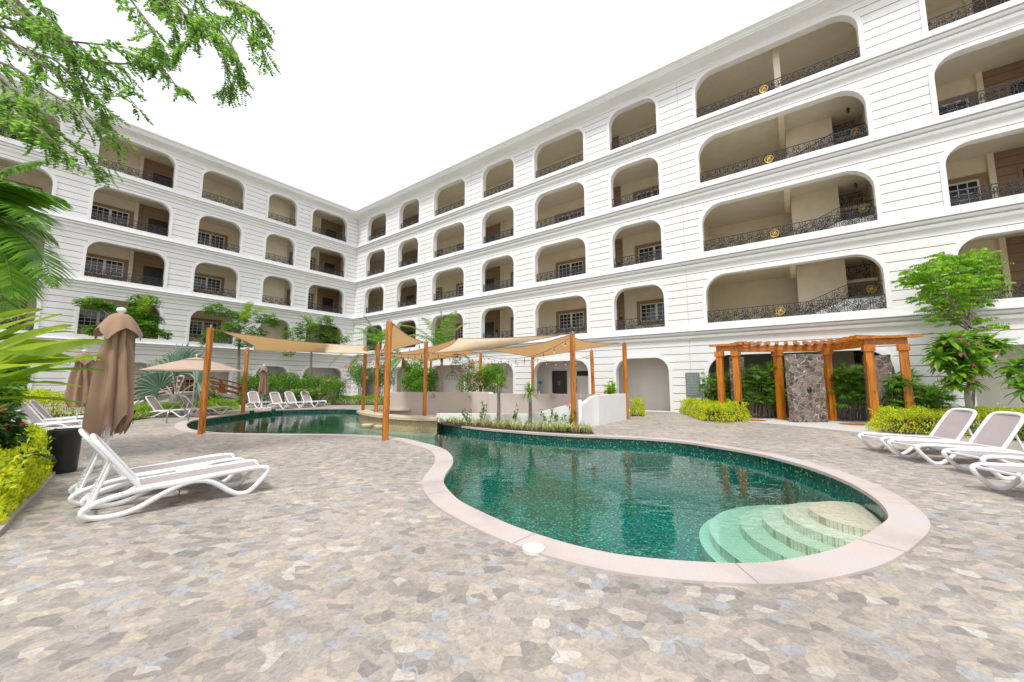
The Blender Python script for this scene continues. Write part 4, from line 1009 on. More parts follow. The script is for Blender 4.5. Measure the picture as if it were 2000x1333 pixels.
wall('garden_wall', XY(763, 20.4), XY(957, 20.4), 1.15, 1.15, 0.2, M['taupew'], 'long taupe wall behind the swim-up bar')
wall('garden_wall', XY(955, 17.0), XY(1188, 17.3), 1.17, 1.14, 0.2, M['taupew'], 'pale taupe wall behind the two small bottle palms')
wall('garden_wall', XY(955.5, 17.0)+Vector((0, .004, 0)), XY(955, 20.38), 1.14, 1.14, -0.2, M['trim'], 'short white return wall linking the two taupe walls')
wr = empty('ramp_wall', G(1136, 835), 'white stepped ramp wall with a sloping top beside the planting bed', 'wall')
a, b, c_, d_, e_ = G(852, 823), G(1038, 831), G(1129, 835), G(1170, 831), G(1224, 820)
def seg(a, b, h0, h1, nm='wall_panel', th=0.16):
    d = (b-a).normalized(); s = Vector((-d.y, d.x, 0))*th; mb = MB(); p = [a, b, b+s, a+s]
    mb.hexa([Vector((q.x, q.y, -0.02)) for q in p]+[Vector((q.x, q.y, h)) for q, h in zip(p, (h0, h1, h1, h0))]); mb.build(nm, M['white'], wr, bevel=0.01)
seg(a, b, 0.33, 0.43); seg(b, c_, 0.44, 0.93); seg(G(1137, 835.5), G(1160, 832), 0.82, 1.13); seg(G(1160, 832), d_, 1.13, 1.16); seg(d_+Vector((.004, 0, 0)), e_, 1.16, 1.16)
mb = MB(); mb.box(G(1133, 836)+Vector((0, 0, .5)), (0.14, 0.14, 1.04), 0.1); mb.build('pillar', M['trim'], wr, bevel=0.008)
def sconce(px, py, Y, label):
    c = P(px, py, Y); o = empty('wall_lamp', c, label, 'wall lamp', 'small bell-shaped lamps on the garden walls')
    mb = MB(); mb.lathe(c, [(0.09, -0.10), (0.095, -0.08), (0.07, 0.02), (0.03, 0.09), (0.012, 0.11)], 10); mb.build('lamp_shade', M['grey'], o, smooth=50)
    mb = MB(); mb.box(c+Vector((0, 0.06, 0)), (0.05, 0.10, 0.09)); mb.build('bracket', M['grey'], o)
sconce(846, 772, 20.28, 'bell lamp on the long taupe wall, just right of the bar post'); sconce(917, 772, 20.28, 'bell lamp on the long taupe wall below the pink flowering shrub'); sconce(1080.5, 773, 17.0, 'bell lamp on the pale taupe wall below the dark service door'); sconce(1133, 774, 15.2, 'bell lamp standing over the slim white pillar')
sconce(1137, 826, 13.0, 'half-round lamp low on the white ramp wall beside the paving')
# fire extinguisher, cleaning cart, notices
o = empty('fire_extinguisher', onR(1123, -1.3, 0.0)+Vector((0, 0, 0.9)), 'red fire extinguisher hung inside the service door arch', 'fire extinguisher')
c = onR(1123, -1.45, 0.95); mb = MB(); mb.lathe(c, [(0.08, 0), (0.085, .05), (.085, .4), (.05, .47), (.02, .5)], 10); mb.build('cylinder_body', simple('red_paint', (0.5, 0.01, 0.015), 0.3), o, smooth=50)
mb = MB(); mb.tube([c+Vector((0, 0, .48)), c+Vector((.1, -.03, .5)), c+Vector((.12, -.04, .2))], 0.012, 5); mb.build('hose', M['black'], o)
mb = MB(); mb.box(onR(1123, -1.62, 1.75), (0.32, 0.02, 0.3), -TH); tag(mb.build('notice_plate', M['grey']), 'grey notice plate above the red fire extinguisher', 'sign')
o = empty('cleaning_cart', onR(1052, -0.9), 'cleaning trolley with a blue bucket beside the dark service door', 'cleaning cart'); c = onR(1052, -0.9)
mb = MB(); mb.box(c+Vector((0, 0, .45)), (0.45, 0.35, 0.7), -TH); mb.build('cart_body', M['black'], o, bevel=0.02)
mb = MB(); mb.tube([c+Vector((.1, 0, .8)), c+Vector((.12, 0, 1.55))], 0.02, 5); mb.build('broom_handle', simple('green_plastic', (0.02, 0.35, 0.2), 0.4), o)
mb = MB(); mb.lathe(c+Vector((.12, 0, 1.5)), [(0.05, 0), (0.17, .12), (.2, .22)], 10); mb.build('dustpan', simple('blue_plastic', (0.02, 0.2, 0.6), 0.4), o)
for k in range(4):
    mb = MB(); p = c+Vector((-.2+.12*k, -.1, .82)); mb.lathe(p, [(0.05, 0), (.05, .14), (.02, .2), (.02, .25)], 8); mb.build('spray_bottle', [M['plastic'], simple('red_plastic', (0.5, 0.05, 0.04), 0.4), M['plastic'], simple('blue_bottle', (0.1, 0.3, 0.6), 0.4)][k], o)
# rules board on the facade
c = onR(1353, 0.03, 0.0); z0b = 1.7+(745.7-775)*c.y/745+0.05
o = empty('notice_board', c+Vector((0, 0, 1)), 'grey green pool rules board on the white wall left of the pergola', 'notice board')
s0 = (c-C0).dot(U); zA = P(1353, 776, c.y).z; zB = P(1353, 728, c.y).z
mb = MB(); pbox(mb, LW('R'), s0-0.36, s0+0.36, 0.004, 0.03, zA, zB); mb.build('panel', simple('grey_green_panel', (0.16, 0.20, 0.19), 0.3), o)
mb = MB()
for k in range(14): pbox(mb, LW('R'), s0-0.3, s0+0.3-0.12*((k*7) % 4)/3, 0.031, 0.034, zB-0.1-k*(zB-zA-.15)/14, zB-0.085-k*(zB-zA-.15)/14)
mb.build('text_rows', simple('pale_text', (0.45, 0.5, 0.48), 0.5), o)
# hand rails of the pool ladder
o = empty('pool_handrail', G(340, 822), 'stainless steel grab rails where the pool begins at far left', 'handrail')
for dx, dy in ((0, 0), (0.42, 0.55)):
    a = G(325, 827)+Vector((dx, dy, 0)); b = G(371, 828, -0.3)+Vector((dx*0.8, dy, 0)); d = b-a; d.z = 0
    pts = crom([a, a+Vector((0.04, 0, 0.45)), a+d*0.28+Vector((0, 0, 0.72)), a+d*0.55+Vector((0, 0, 0.60)), a+d*0.82+Vector((0, 0, 0.2)), a+d+Vector((0, 0, -0.4))], 5, closed=False)
    mb = MB(); mb.tube(pts, 0.03, 8); mb.build('rail', M['steel'], o, smooth=60)
c = G(1042, 1076); o = empty('skimmer_lid', c, 'round white skimmer lid set in the near coping edge', 'lid')
mb = MB(); mb.lathe(c, [(0.112, 0.0), (0.112, 0.032), (0.105, 0.037)], 32); mb.build('disc', simple('white_lid', (0.66, 0.66, 0.62), 0.5, noise_amt=0.04), o, smooth=30)
mb = MB(); mb.lathe(c, [(0.008, 0.037), (0.008, 0.039)], 8); mb.build('finger_hole', M['bark'], o)
# white blocks at the shallow channel (two dark green posts at the far pool edge)
for px, lb in ((492, 'left dark green tiled block on the far pool edge'), (534, 'right dark green tiled block on the far pool edge')):
    mb = MB(); mb.box(G(px, 806.5 if px < 500 else 803.5, 0.05), (0.16, 0.16, 0.24), 0.1); tag(mb.build('tiled_block', M['band_tile'], origin=G(px, 806)), lb, 'block')
# ---------------------------------------------------------------- loungers
def make_lounger(angle=55):
    root = empty('sun_lounger', (0, 0, 0), 'x', 'sun lounger', 'white sun loungers round the pool')
    side = [(0.62, .31), (0.45, .295), (0.24, .255), (0.07, .20), (-0.01, .135), (0.03, .065), (0.16, .03), (0.32, .03), (.48, .075), (.64, .165), (.80, .25), (.93, .298), (1.05, .31), (1.18, .285), (1.30, .215), (1.43, .105), (1.54, .035), (1.62, .022), (1.70, .04), (1.80, .13), (1.89, .23), (1.935, .31), (1.89, .36), (1.72, .372), (1.45, .36), (1.1, .335), (.8, .31)]
    for sg in (-1, 1):
        pts = crom([Vector((x, sg*0.32, z)) for x, z in side], 3)
        mb = MB(); mb.tube(pts, 0.032, 8, closed=True, rb=0.036); mb.build('side_frame', M['plastic'], root, smooth=60)
        mb = MB(); mb.lathe((0.24, sg*0.32, -0.0), [(0.02, 0), (0.02, 0.012)], 8); mb.lathe((1.62, sg*0.32, -0.0), [(0.02, 0), (0.02, 0.012)], 8); mb.build('rubber_foot', M['grey'], root)
    for x, z in ((0.04, .15), (0.48, .295), (1.2, .30), (1.885, .335)):
        mb = MB(); mb.tube([(x, -.32, z), (x, .32, z)], 0.022, 6); mb.build('crossbar', M['plastic'], root, smooth=60)
    mb = MB(); n = 12; rows = []
    for i in range(n+1):
        x = lerp(0.47, 1.87, i/n); z = 0.325+0.047*min(1, (x-.6)/1.0)-0.006
        w_3 = 0.275*(1 if i < n-2 else (0.97 if i < n else 0.9))
        rows.append([(x, -w_3, z+.012), (x, -w_3*.5, z-.006), (x, 0, z-.012), (x, w_3*.5, z-.006), (x, w_3, z+.012)])
    mb.add([p for r_ in rows for p in r_], [(i*5+k, i*5+k+1, (i+1)*5+k+1, (i+1)*5+k) for i in range(n) for k in range(4)])
    mb.build('sling_seat', M['sling'], root, smooth=60)
    # flat white border beside the sling
    for sg in (-1, 1):
        mb = MB(); pts = [Vector((x, sg*0.285, 0.335+0.045*min(1, (x-.6)/1.0))) for x in (.46, .8, 1.1, 1.4, 1.7, 1.86)]
        mb.tube(pts, 0.026, 6, rb=0.014); mb.build('seat_border', M['plastic'], root, smooth=50)
    ca, sa = math.cos(math.radians(angle)), math.sin(math.radians(angle)); h0 = Vector((0.48, 0, 0.33))
    def bp_(l, y, o=0.0): return h0+Vector((-ca*l-sa*o*0.0+(-sa)*(-o), y, sa*l+ca*o))
    bk = empty('backrest', (0, 0, 0)); bk.parent = root
    loop = []
    W2 = 0.30
    for l, y in [(0, -W2), (0.3, -W2), (0.6, -W2*0.98), (0.74, -W2*0.9), (0.80, -W2*0.62), (0.815, 0), (0.80, W2*0.62), (0.74, W2*0.9), (0.6, W2*0.98), (0.3, W2), (0, W2)]: loop.append(bp_(l, y))
    mb = MB(); mb.tube(crom(loop, 3, closed=False), 0.036, 8, rb=0.028); mb.tube([loop[0], loop[-1]], 0.022, 6); fb = mb.build('backrest_frame', M['plastic'], root, smooth=60)
    bpy.data.objects.remove(bk)
    mb = MB(); rows = []
    for i in range(11):
        l = lerp(0.0, 0.79, i/10); ww = 0.275*(1 if l < .62 else math.sqrt(max(0.05, 1-((l-.62)/.2)**2*0.62)))
        rows.append([bp_(l, -ww, 0.004), bp_(l, -ww*.5, -0.012), bp_(l, 0, -0.018), bp_(l, ww*.5, -0.012), bp_(l, ww, 0.004)])
    mb.add([p for r_ in rows for p in r_], [(i*5+k, i*5+k+1, (i+1)*5+k+1, (i+1)*5+k) for i in range(10) for k in range(4)])
    mb.build('backrest_sling', M['sling'], root, smooth=60)
    for sg in (-1, 1):
        a = bp_(0.45, sg*0.22, -0.03); b = Vector((0.06, sg*0.25, 0.20)); mb = MB(); mb.tube([a, b], 0.016, 6, rb=0.022)
        d = (a-b); 
        for k in range(5):
            p = b+d*(0.08+0.09*k); mb.box(p+Vector((-0.02, 0, -0.012)), (0.035, 0.02, 0.028), M=Matrix.Rotation(0.7, 3, 'Y'))
        mb.build('support_strut', M['plastic'], root, smooth=40)
    return root
proto = make_lounger(); first = [True]
def lounger(o, ang, label, group=True):
    global proto
    r = proto if first[0] else copy_tree(proto); first[0] = False
    r.location = (o[0], o[1], 0.0); r.rotation_euler = (0, 0, ang); r['label'] = label; return r
def by_feet(rear, front, near, label, sl=0):
    """rear and front ground contacts of the near side; near = sign of the local y of that side"""
    d = (front-rear); d.z = 0; d.normalize(); left = Vector((-d.y, d.x, 0))
    o = rear-d*0.28-left*(near*0.32); lounger(o, math.atan2(d.y, d.x), label)
    return o, d, left
o1, d1, l1 = by_feet(G(225, 1012), G(468, 968), -1, 'nearest white lounger on the left, in full side view')
o2 = o1+l1*0.95-d1*0.12
lounger(o2, math.atan2(d1.y, d1.x)+0.03, 'white lounger standing just behind the nearest left one')
for k, (px, py, lb) in enumerate([(1757, 889, 'white lounger furthest from the camera in the right-hand group, beside the golden hedge'), (1831, 908, 'white lounger second in the right-hand group, pink petals on its sling'), (1968, 938, 'white lounger third in the right-hand group, its back outside the picture'), (2062, 985, 'white lounger nearest the camera at the right picture edge, only its foot in view')]):
    f = G(px, py); d = Vector((-1, 0.13, 0)).normalized(); left = Vector((-d.y, d.x, 0)); o = f-d*1.62*1.08-left*0.32*1.08
    lounger(o, math.atan2(d.y, d.x), lb).scale = (1.08, 1.08, 1.04)
for r_, f_, lb in (((484, 796), (542, 801), 'leftmost lounger of the row of four beyond the pool'), ((528, 798), (585, 801), 'second lounger of the row of four, right of the small closed umbrella'), ((558, 796), (612, 798), 'third lounger from the left in the row of four beyond the pool'), ((589, 794), (634, 796), 'rightmost lounger of the row of four, beside the pink flowers')):
    by_feet(G(*r_), G(*f_), -1, lb)
by_feet(G(291, 817), G(352, 816), -1, 'white lounger left of the open umbrella pole, beyond the pool rails')
by_feet(G(372, 813), G(432, 809), -1, 'white lounger right of the open umbrella pole, behind the left pool post')
by_feet(G(20, 868), G(130, 862), -1, 'nearest of the three loungers behind the black planter')
by_feet(G(40, 850), G(135, 846), -1, 'middle of the three loungers behind the black planter')
by_feet(G(70, 838), G(155, 834), -1, 'furthest of the three loungers behind the black planter')
# little side table between the two near loungers
c = o1+l1*0.47+d1*1.15; o = empty('side_table', c, 'low white side table between the two near left loungers', 'side table')
R_ = Matrix.Rotation(math.atan2(d1.y, d1.x), 3, 'Z')
mb = MB(); mb.box(c+Vector((0, 0, 0.33)), (0.46, 0.34, 0.025), M=R_); mb.build('tabletop', M['plastic'], o, bevel=0.008)
for sg in (-1, 1):
    a = R_@Vector((sg*.19, -.14, 0)); b = R_@Vector((sg*.19, .14, 0)); mb = MB(); mb.tube([c+a+Vector((0, 0, .32)), c+a+Vector((0, 0, .02)), c+b+Vector((0, 0, .02)), c+b+Vector((0, 0, .32))], 0.009, 5); mb.build('leg_frame', M['grey'], o)
# low white table between loungers of the open umbrella
c = G(366, 812)+Vector((0, 1.2, 0))
# ---------------------------------------------------------------- umbrellas
def closed_umbrella(c, htop, label, R=0.30, zb=0.75, seed=1, zoff=0.0, base=True):
    """folded market umbrella: pole, finial, vent flap over a pleated, drooping canopy"""
    rr = random.Random(seed); root = empty('closed_umbrella', c, label, 'umbrella', 'tan umbrellas')
    mb = MB(); mb.tube([c, c+Vector((0, 0, htop))], 0.027, 10); mb.lathe(c+Vector((0, 0, htop)), [(0.055, -.02), (0.055, 0.0), (0.03, .01), (0.03, .03), (.05, .045), (.062, .075), (.05, .105), (.015, .12)], 14)
    mb.lathe(c+Vector((0, 0, zb+0.12)), [(0.03, 0), (0.075, 0.01), (0.075, 0.05), (0.045, 0.06), (0.03, 0.14)], 12)
    for k in range(4):
        a = PI/2*k+0.4; q = Vector((math.cos(a)*0.06, math.sin(a)*0.06, 0)); mb.box(c+q+Vector((0, 0, zb+0.02)), (0.014, 0.014, 0.34))
    mb.build('pole', M['plastic'], root, smooth=50)
    # body
    nA, nZ = 96, 44; vs = []; ph = rr.random()*6; hem = [rr.uniform(-0.16, 0.14) for _ in range(8)]
    folds = 8
    for j in range(nZ+1):
        t = j/nZ
        for i in range(nA):
            a = 2*PI*i/nA; s = (a/(2*PI)*folds) % 1.0; k = int(a/(2*PI)*folds) % folds
            zz_top = htop-0.03; h_end = zb+hem[k]*(0.5+0.5*math.cos((s-0.5)*2*PI))+0.10*math.cos((s-.5)*2*PI)
            z = lerp(zz_top, h_end, t)
            base_r = R*(0.22+0.46*min(1, t*4)**0.7+0.34*max(0, t-0.2)/0.8)
            pinch = 1-0.20*math.exp(-((t-0.27)/0.07)**2)
            pleat = (0.5+0.5*math.cos((s-0.5)*2*PI))
            tw = 0.22*t*math.sin(ph+k*1.7)+0.12*t
            r = base_r*pinch*(0.60+0.50*pleat**0.8*(0.85+0.2*math.sin(k*2.3+ph)))
            r *= 1+0.015*math.sin(z*9+k*2)+0.05*noise.noise(Vector((math.cos(a)*2, math.sin(a)*2, z*3+seed)))
            aa = a+tw+0.05*math.sin(z*4+k*2.1)
            vs.append(c+Vector((r*math.cos(aa), r*math.sin(aa)*0.92, z)))
    mb = MB(); mb.add(vs, [(j*nA+i, j*nA+(i+1) % nA, (j+1)*nA+(i+1) % nA, (j+1)*nA+i) for j in range(nZ) for i in range(nA)]); cn = mb.build('canopy', M['umb'], root, smooth=70)
    # vent flap: short flared skirt with pointed corners
    vs = []; nZ = 8; nA = 64
    for j in range(nZ+1):
        t = j/nZ
        for i in range(nA):
            a = 2*PI*i/nA; s = (a/(2*PI)*4+0.15) % 1.0; pt_ = abs(s-0.5)*2
            z = htop+0.01-0.02*t-(0.34-0.12*(1-pt_)+0.10*pt_**3)*t**1.15; r = R*(0.28+0.66*t**0.75)*(0.84+0.20*pt_)*(1+0.05*math.sin(a*8)*t)
            vs.append(c+Vector((r*math.cos(a+ph), r*math.sin(a+ph), z)))
    mb = MB(); mb.add(vs, [(j*nA+i, j*nA+(i+1) % nA, (j+1)*nA+(i+1) % nA, (j+1)*nA+i) for j in range(nZ) for i in range(nA)]); mb.build('vent_flap', M['umb'], cn, smooth=70)
    if base:
        mb = MB(); mb.box(c+Vector((0, 0, .03)), (0.7, 0.12, 0.06), 0.3); mb.box(c+Vector((0, 0, .032)), (0.12, 0.7, 0.058), 0.3); mb.lathe(c, [(0.06, 0.05), (0.05, 0.3), (0.035, 0.32)], 12); mb.build('base', M['plastic'], root)
    return root
c = XY(222, 6.15); zt = P(229, 615, 6.15).z
closed_umbrella(c, zt, 'large closed tan umbrella standing behind the near left loungers', R=0.305, zb=P(222, 838, 6.15).z, seed=5)
c = XY(158, 13.2); closed_umbrella(c, P(162, 690, 13.2).z, 'closed tan umbrella further back, seen between the broad leaves and the near one', R=0.33, zb=P(155, 790, 13.2).z, seed=9)
c = XY(514, 24.6); closed_umbrella(c, P(514, 716, 24.6).z, 'small distant closed umbrella between the loungers of the row of four', R=0.27, zb=P(514, 772, 24.6).z+.1, seed=3)
def open_umbrella(c, h, R, label):
    root = empty('open_umbrella', c, label, 'umbrella', 'tan umbrellas'); mb = MB(); mb.tube([c, c+Vector((0, 0, h+0.06))], 0.025, 8); mb.ball(c+Vector((0, 0, h+.12)), 0.05, 8); mb.build('pole', M['plastic'], root, smooth=50)
    n = 8; sub = 6; rings = 8; vs = []
    for j in range(rings+1):
        t = 0.1+0.9*j/rings
        for i in range(n*sub):
            a = 2*PI*i/(n*sub)+0.2; s = (i % sub)/sub; rf = 1-0.05*math.sin(PI*s)*t; sg = -0.05*math.sin(PI*s)*t
            r = R*t*rf; vs.append(c+Vector((r*math.cos(a), r*math.sin(a), h-0.02-0.52*(t**1.25)*(R/1.7)+sg*0.6+(0.05*math.sin(PI*s) if j == rings else 0))))
    m_ = n*sub; mb = MB(); mb.add(vs, [(j*m_+i, j*m_+(i+1) % m_, (j+1)*m_+(i+1) % m_, (j+1)*m_+i) for j in range(rings) for i in range(m_)]); cn = mb.build('canopy', M['umb_open'], root, smooth=25)
    mb = MB(); vs = []
    for j in range(4):
        t = j/3*0.27
        for i in range(m_): a = 2*PI*i/m_+0.2; vs.append(c+Vector((R*t*math.cos(a), R*t*math.sin(a), h+0.03-0.42*t*(R/1.7))))
    mb.add(vs, [(j*m_+i, j*m_+(i+1) % m_, (j+1)*m_+(i+1) % m_, (j+1)*m_+i) for j in range(3) for i in range(m_)]); mb.build('vent_cap', M['umb_open'], cn, smooth=25)
    for k in range(n):
        a = 2*PI*k/n+0.2; e = c+Vector((R*.97*math.cos(a), R*.97*math.sin(a), h-0.07-0.50*(R/1.7))); md = lerp(c+Vector((0, 0, h-.05)), e, 0.5)
        mb = MB(); mb.tube([c+Vector((0, 0, h-.04)), md+Vector((0, 0, .03)), e], 0.010, 4); mb.tube([c+Vector((0, 0, h-.6)), md], 0.010, 4); mb.build('rib', M['plastic'], root)
    mb = MB(); mb.lathe(c, [(0.34, 0.0), (0.32, 0.06), (0.08, 0.10), (0.06, 0.3), (0.04, .32)], 16); mb.build('base', M['plastic'], root, smooth=40)
c = G(374, 812); open_umbrella(c, P(367, 699, c.y).z, 2.15, 'open beige umbrella in front of the blue-grey fan palm')
# planter bin
c = XY(141, 7.4); o = empty('planter_bin', c, 'black round bin behind the golden hedge on the left', 'bin')
mb = MB(); mb.lathe(c, [(0.19, 0.0), (0.20, 0.04), (0.215, 0.66), (0.235, 0.70), (0.235, 0.80), (0.215, 0.805), (0.2, 0.74), (0.18, 0.1)], 32); mb.build('bin_body', M['black'], o, smooth=40)
# small spot lights in the beds
for px, Y, z, lb in ((64, 5.6, 0.62, 'small black garden spotlight above the left golden hedge'), (268, 15.6, 0.45, 'small black garden spotlight in the hedge left of the loungers'), (1443, 16.6, .75, 'small black spotlight in the hedge before the pergola')):
    c = XY(px, Y); o = empty('garden_spotlight', c, lb, 'spotlight', 'garden spotlights'); mb = MB(); mb.tube([c, c+Vector((0, 0, z))], 0.012, 5); mb.build('stake', M['black'], o)
    mb = MB(); q = c+Vector((0, 0, z)); mb.tube([q+Vector((-.05, 0, 0)), q+Vector((-.05, 0, .12))], 0.012, 4); mb.tube([q+Vector((.05, 0, 0)), q+Vector((.05, 0, .12))], 0.012, 4); mb.lathe(q+Vector((0, 0, -.04)), [(0.035, 0), (.045, .1), (.045, .13)], 8); mb.build('lamp_head', M['black'], o)
# ---------------------------------------------------------------- pergola with showers
pg = empty('pergola', G(1572, 816), 'curved orange timber pergola over the stone shower wall', 'pergola')
PT = 3.1
def ppost(p, name='post', w=0.25, rz=0.5):
    mb = MB(); n = 6
    for i in range(n): pass
    mb.box(Vector((p.x, p.y, PT/2-0.1)), (w, w, PT+0.2), rz); o = mb.build(name, M['woodp'], pg, bevel=0.012)
    mb = MB(); mb.box(Vector((p.x, p.y, PT-0.12)), (w+0.09, w+0.09, 0.24), rz); mb.build('capital', M['woodp'], o, bevel=0.008)
def at_z(px, py, z):        # point on the ray at height z
    r = ray(px, py); t = (z-H)/r.z; return Vector((r.x*t, r.y*t, z))
q = {k: v for k, v in zip('abcdef', [at_z(1411, 683, PT), at_z(1441, 682, PT), None, None, at_z(1700, 671, PT), at_z(1768, 666, PT)])}
q['a'] = XY(1408, 17.9); q['b'] = XY(1440, 17.5); q['e'] = XY(1702, 14.7); q['f'] = XY(1771, 14.3); q['c'] = XY(1522, 17.3); q['d'] = XY(1619, 16.8)
for k, rz in zip('abcdef', (0.75, 0.75, 0.2, -0.1, -0.5, -0.7)): ppost(q[k], rz=rz)
# arc beams: inner arc through b,c',d',e ; outer arc through a..f shifted back
def flat(p, z=PT): return Vector((p.x, p.y, z))
front = crom([flat(q['b']), flat(q['c']), flat(q['d']), flat(q['e'])], 8, closed=False)
def beam_along(pts, w, z0, z1, mat, name, parent):
    l = inset(pts, w/2); r = inset(pts, -w/2); mb = MB(); n = len(pts)
    vs = [Vector((p.x, p.y, z0)) for p in r]+[Vector((p.x, p.y, z0)) for p in l]+[Vector((p.x, p.y, z1)) for p in r]+[Vector((p.x, p.y, z1)) for p in l]
    fs = []
    for i in range(n-1): fs += [(i, i+1, n+i+1, n+i)[::-1], (2*n+i, 2*n+i+1, 3*n+i+1, 3*n+i), (i, i+1, 2*n+i+1, 2*n+i), (n+i, n+i+1, 3*n+i+1, 3*n+i)[::-1]]
    fs += [(0, n, 3*n, 2*n), (n-1, 2*n-1, 4*n-1, 3*n-1)[::-1]]
    mb.add(vs, fs); return mb.build(name, mat, parent)
def ext(a, b, e0, e1): d = (b-a).normalized(); return a-d*e0, b+d*e1
for k in (0,):
    beam_along(front, 0.16, PT-0.05, PT+0.24, M['woodx'], 'curved_beam', pg)
# side headers over the outer pairs
for a, b in (('a', 'b'), ('f', 'e')):
    s, e = ext(flat(q[a]), flat(q[b]), 0.12, 0.12); beam_along([s, e], 0.14, PT+0.003, PT+0.235, M['woodx'], 'side_beam', pg)
# rafters radiate from the arc centre
cc = (front[0]+front[-1])/2; n = 16
back_c = flat(q['c'])*0.5+flat(q['d'])*0.5; inn_d = (cc-back_c).normalized(); ctr = back_c+inn_d*4.4
for k in range(n):
    t = k/(n-1); i = min(int(t*(len(front)-1)), len(front)-2); p = lerp(front[i], front[i+1], t*(len(front)-1)-i)
    d = (p-ctr); d.z = 0; d.normalize(); a_ = p-d*0.55; b_ = p+d*0.75
    s = Vector((-d.y, d.x, 0))*0.06; mb = MB(); z0, z1 = PT+0.242, PT+0.39
    mb.hexa([v+Vector((0, 0, z)) for z in (z0-PT, z1-PT) for v in (a_-s, b_-s, b_+s, a_+s)]); mb.build('rafter', M['woodx'], pg)
for a, b in (('a', 'b'), ('f', 'e')):
    s, e = ext(flat(q[a]), flat(q[b]), 0.45, 0.35); beam_along([s+Vector((0, -.12, 0)), e+Vector((0, -.12, 0))], 0.24, PT+0.239, PT+0.335, M['woodx'], 'top_plank', pg)
def slab(pc, w, th, h, rz, label, shower=True):
    root = empty('shower_wall', pc, label, 'shower wall', 'stone shower walls'); R_ = Matrix.Rotation(rz, 3, 'Z'); mb = MB(); nx, nz = 8, 16
    # uneven stone edges: perturbed box
    vs = []; 
    for sgn in (-1, 1):
        for j in range(nz+1):
            for i in range(nx+1):
                x = (i/nx-.5)*w; z = j/nz*h
                if i in (0, nx): x += rnd.uniform(-.02, .02)
                if j == nz: z += rnd.uniform(-.02, .015)
                vs.append(pc+R_@Vector((x, sgn*th/2+rnd.uniform(-.008, .008), z)))
    m_ = (nx+1)*(nz+1); fs = [(j*(nx+1)+i, j*(nx+1)+i+1, (j+1)*(nx+1)+i+1, (j+1)*(nx+1)+i) for j in range(nz) for i in range(nx)]
    fs += [tuple(v+m_ for v in f)[::-1] for f in fs]
    bdr = [i for i in range(nx+1)]+[j*(nx+1)+nx for j in range(1, nz+1)]+[nz*(nx+1)+i for i in range(nx-1, -1, -1)]+[j*(nx+1) for j in range(nz-1, 0, -1)]
    for k in range(len(bdr)): a, b = bdr[k], bdr[(k+1) % len(bdr)]; fs.append((b, a, a+m_, b+m_))
    mb.add(vs, fs); mb.build('stone_slab', M['stone'], root)
    if shower:
        f = R_@Vector((0, -1, 0))
        mb = MB(); c1 = pc+f*(th/2)+Vector((0, 0, h*0.93)); mb.tube([c1, c1+f*0.18+Vector((0, 0, .02))], 0.02, 6); mb.lathe(c1+f*0.2+Vector((0, 0, -.06)), [(0.10, 0), (0.10, .02), (0.03, .05)], 14); mb.build('shower_head', M['black'], root, smooth=40)
        mb = MB(); c2 = pc+f*(th/2+0.02)+Vector((0, 0, h*0.47)); mb.ball(c2, 0.10, 10, (1, .5, 1)); mb.tube([c2, c2+f*0.1], 0.03, 8); mb.build('tap', M['black'], root, smooth=40)
        mb = MB(); 
        for sx in (-.42, .42): mb.tube([pc+R_@Vector((sx, -th/2-.02, .2)), pc+R_@Vector((sx, -th/2-.1, .22)), pc+R_@Vector((sx, -th/2-.1, .16))], 0.022, 6)
        mb.build('foot_tap', M['black'], root)
slab(XY(1573, 16.3), 1.45, 0.3, 2.86, 0.05, 'central rubble stone shower wall with black shower fittings under the pergola')
slab(XY(1441, q['b'].y+1.2), 0.66, 0.25, 2.9, 0.3, 'narrow stone shower wall behind the left pergola posts', False)
slab(XY(1716, q['e'].y+1.0), 0.8, 0.3, 2.78, -0.5, 'stone shower wall behind the right pergola posts', False)
mb = MB(); ccs = [G(*p) for p in [(1440, 818), (1465, 824), (1520, 829), (1600, 837), (1690, 845), (1760, 838), (1790, 815), (1700, 806), (1600, 808), (1500, 808), (1440, 808)]]
mb.prism([(p.x, p.y) for p in crom(ccs, 4)], -0.02, 0.012); tag(mb.build('shower_floor', M['conc']), kind='structure')
for px, py, lb in ((1475, 822, 'wood grating drain on the shower floor, left'), (1665, 830, 'wood grating drain on the shower floor, right')):
    mb = MB(); mb.lathe(G(px, py), [(0.42, 0.014), (0.42, 0.022)], 24); tag(mb.build('drain_grate', M['woodx'], origin=G(px, py)), lb, 'drain grate')
mb = MB(); d0 = G(1270, 801); 
# ---------------------------------------------------------------- timber foot bridge
br = empty('foot_bridge', onL(400, 7.2), 'arched foot bridge with brown timber rails behind the loungers', 'bridge')
bA, bB = P(228, 745, 21.5), P(505, 745, 30.0); bA.z = bB.z = 0
def bz(t): return 0.15+0.85*math.sin(PI*min(1, max(0, t)))**1.2
for side, off in (('near', 0), ('far', 1.6)):
    d = (bB-bA).normalized(); s = Vector((-d.y, d.x, 0))*off; m_ = 6
    for k in range(m_+1):
        t = k/m_; p = lerp(bA, bB, t)+s; mb = MB(); mb.box(Vector((p.x, p.y, bz(t)+0.42)), (0.14, 0.14, 1.15), math.atan2(d.y, d.x)); mb.build('bridge_post', M['bridge'], br, bevel=0.01)
    for h in (0.25, 0.6, 0.98):
        pts = [lerp(bA, bB, k/24)+s+Vector((0, 0, bz(k/24)+h)) for k in range(25)]; mb = MB(); mb.tube(pts, 0.06, 8); mb.build('bridge_rail', M['bridge'], br, smooth=50)
d = (bB-bA).normalized(); s = Vector((-d.y, d.x, 0)); mb = MB(); n = 24
vs = [lerp(bA, bB, k/n)+s*o_+Vector((0, 0, bz(k/n)+z)) for z in (-0.16, 0.04) for o_ in (-0.1, 1.7) for k in range(n+1)]; m_ = n+1
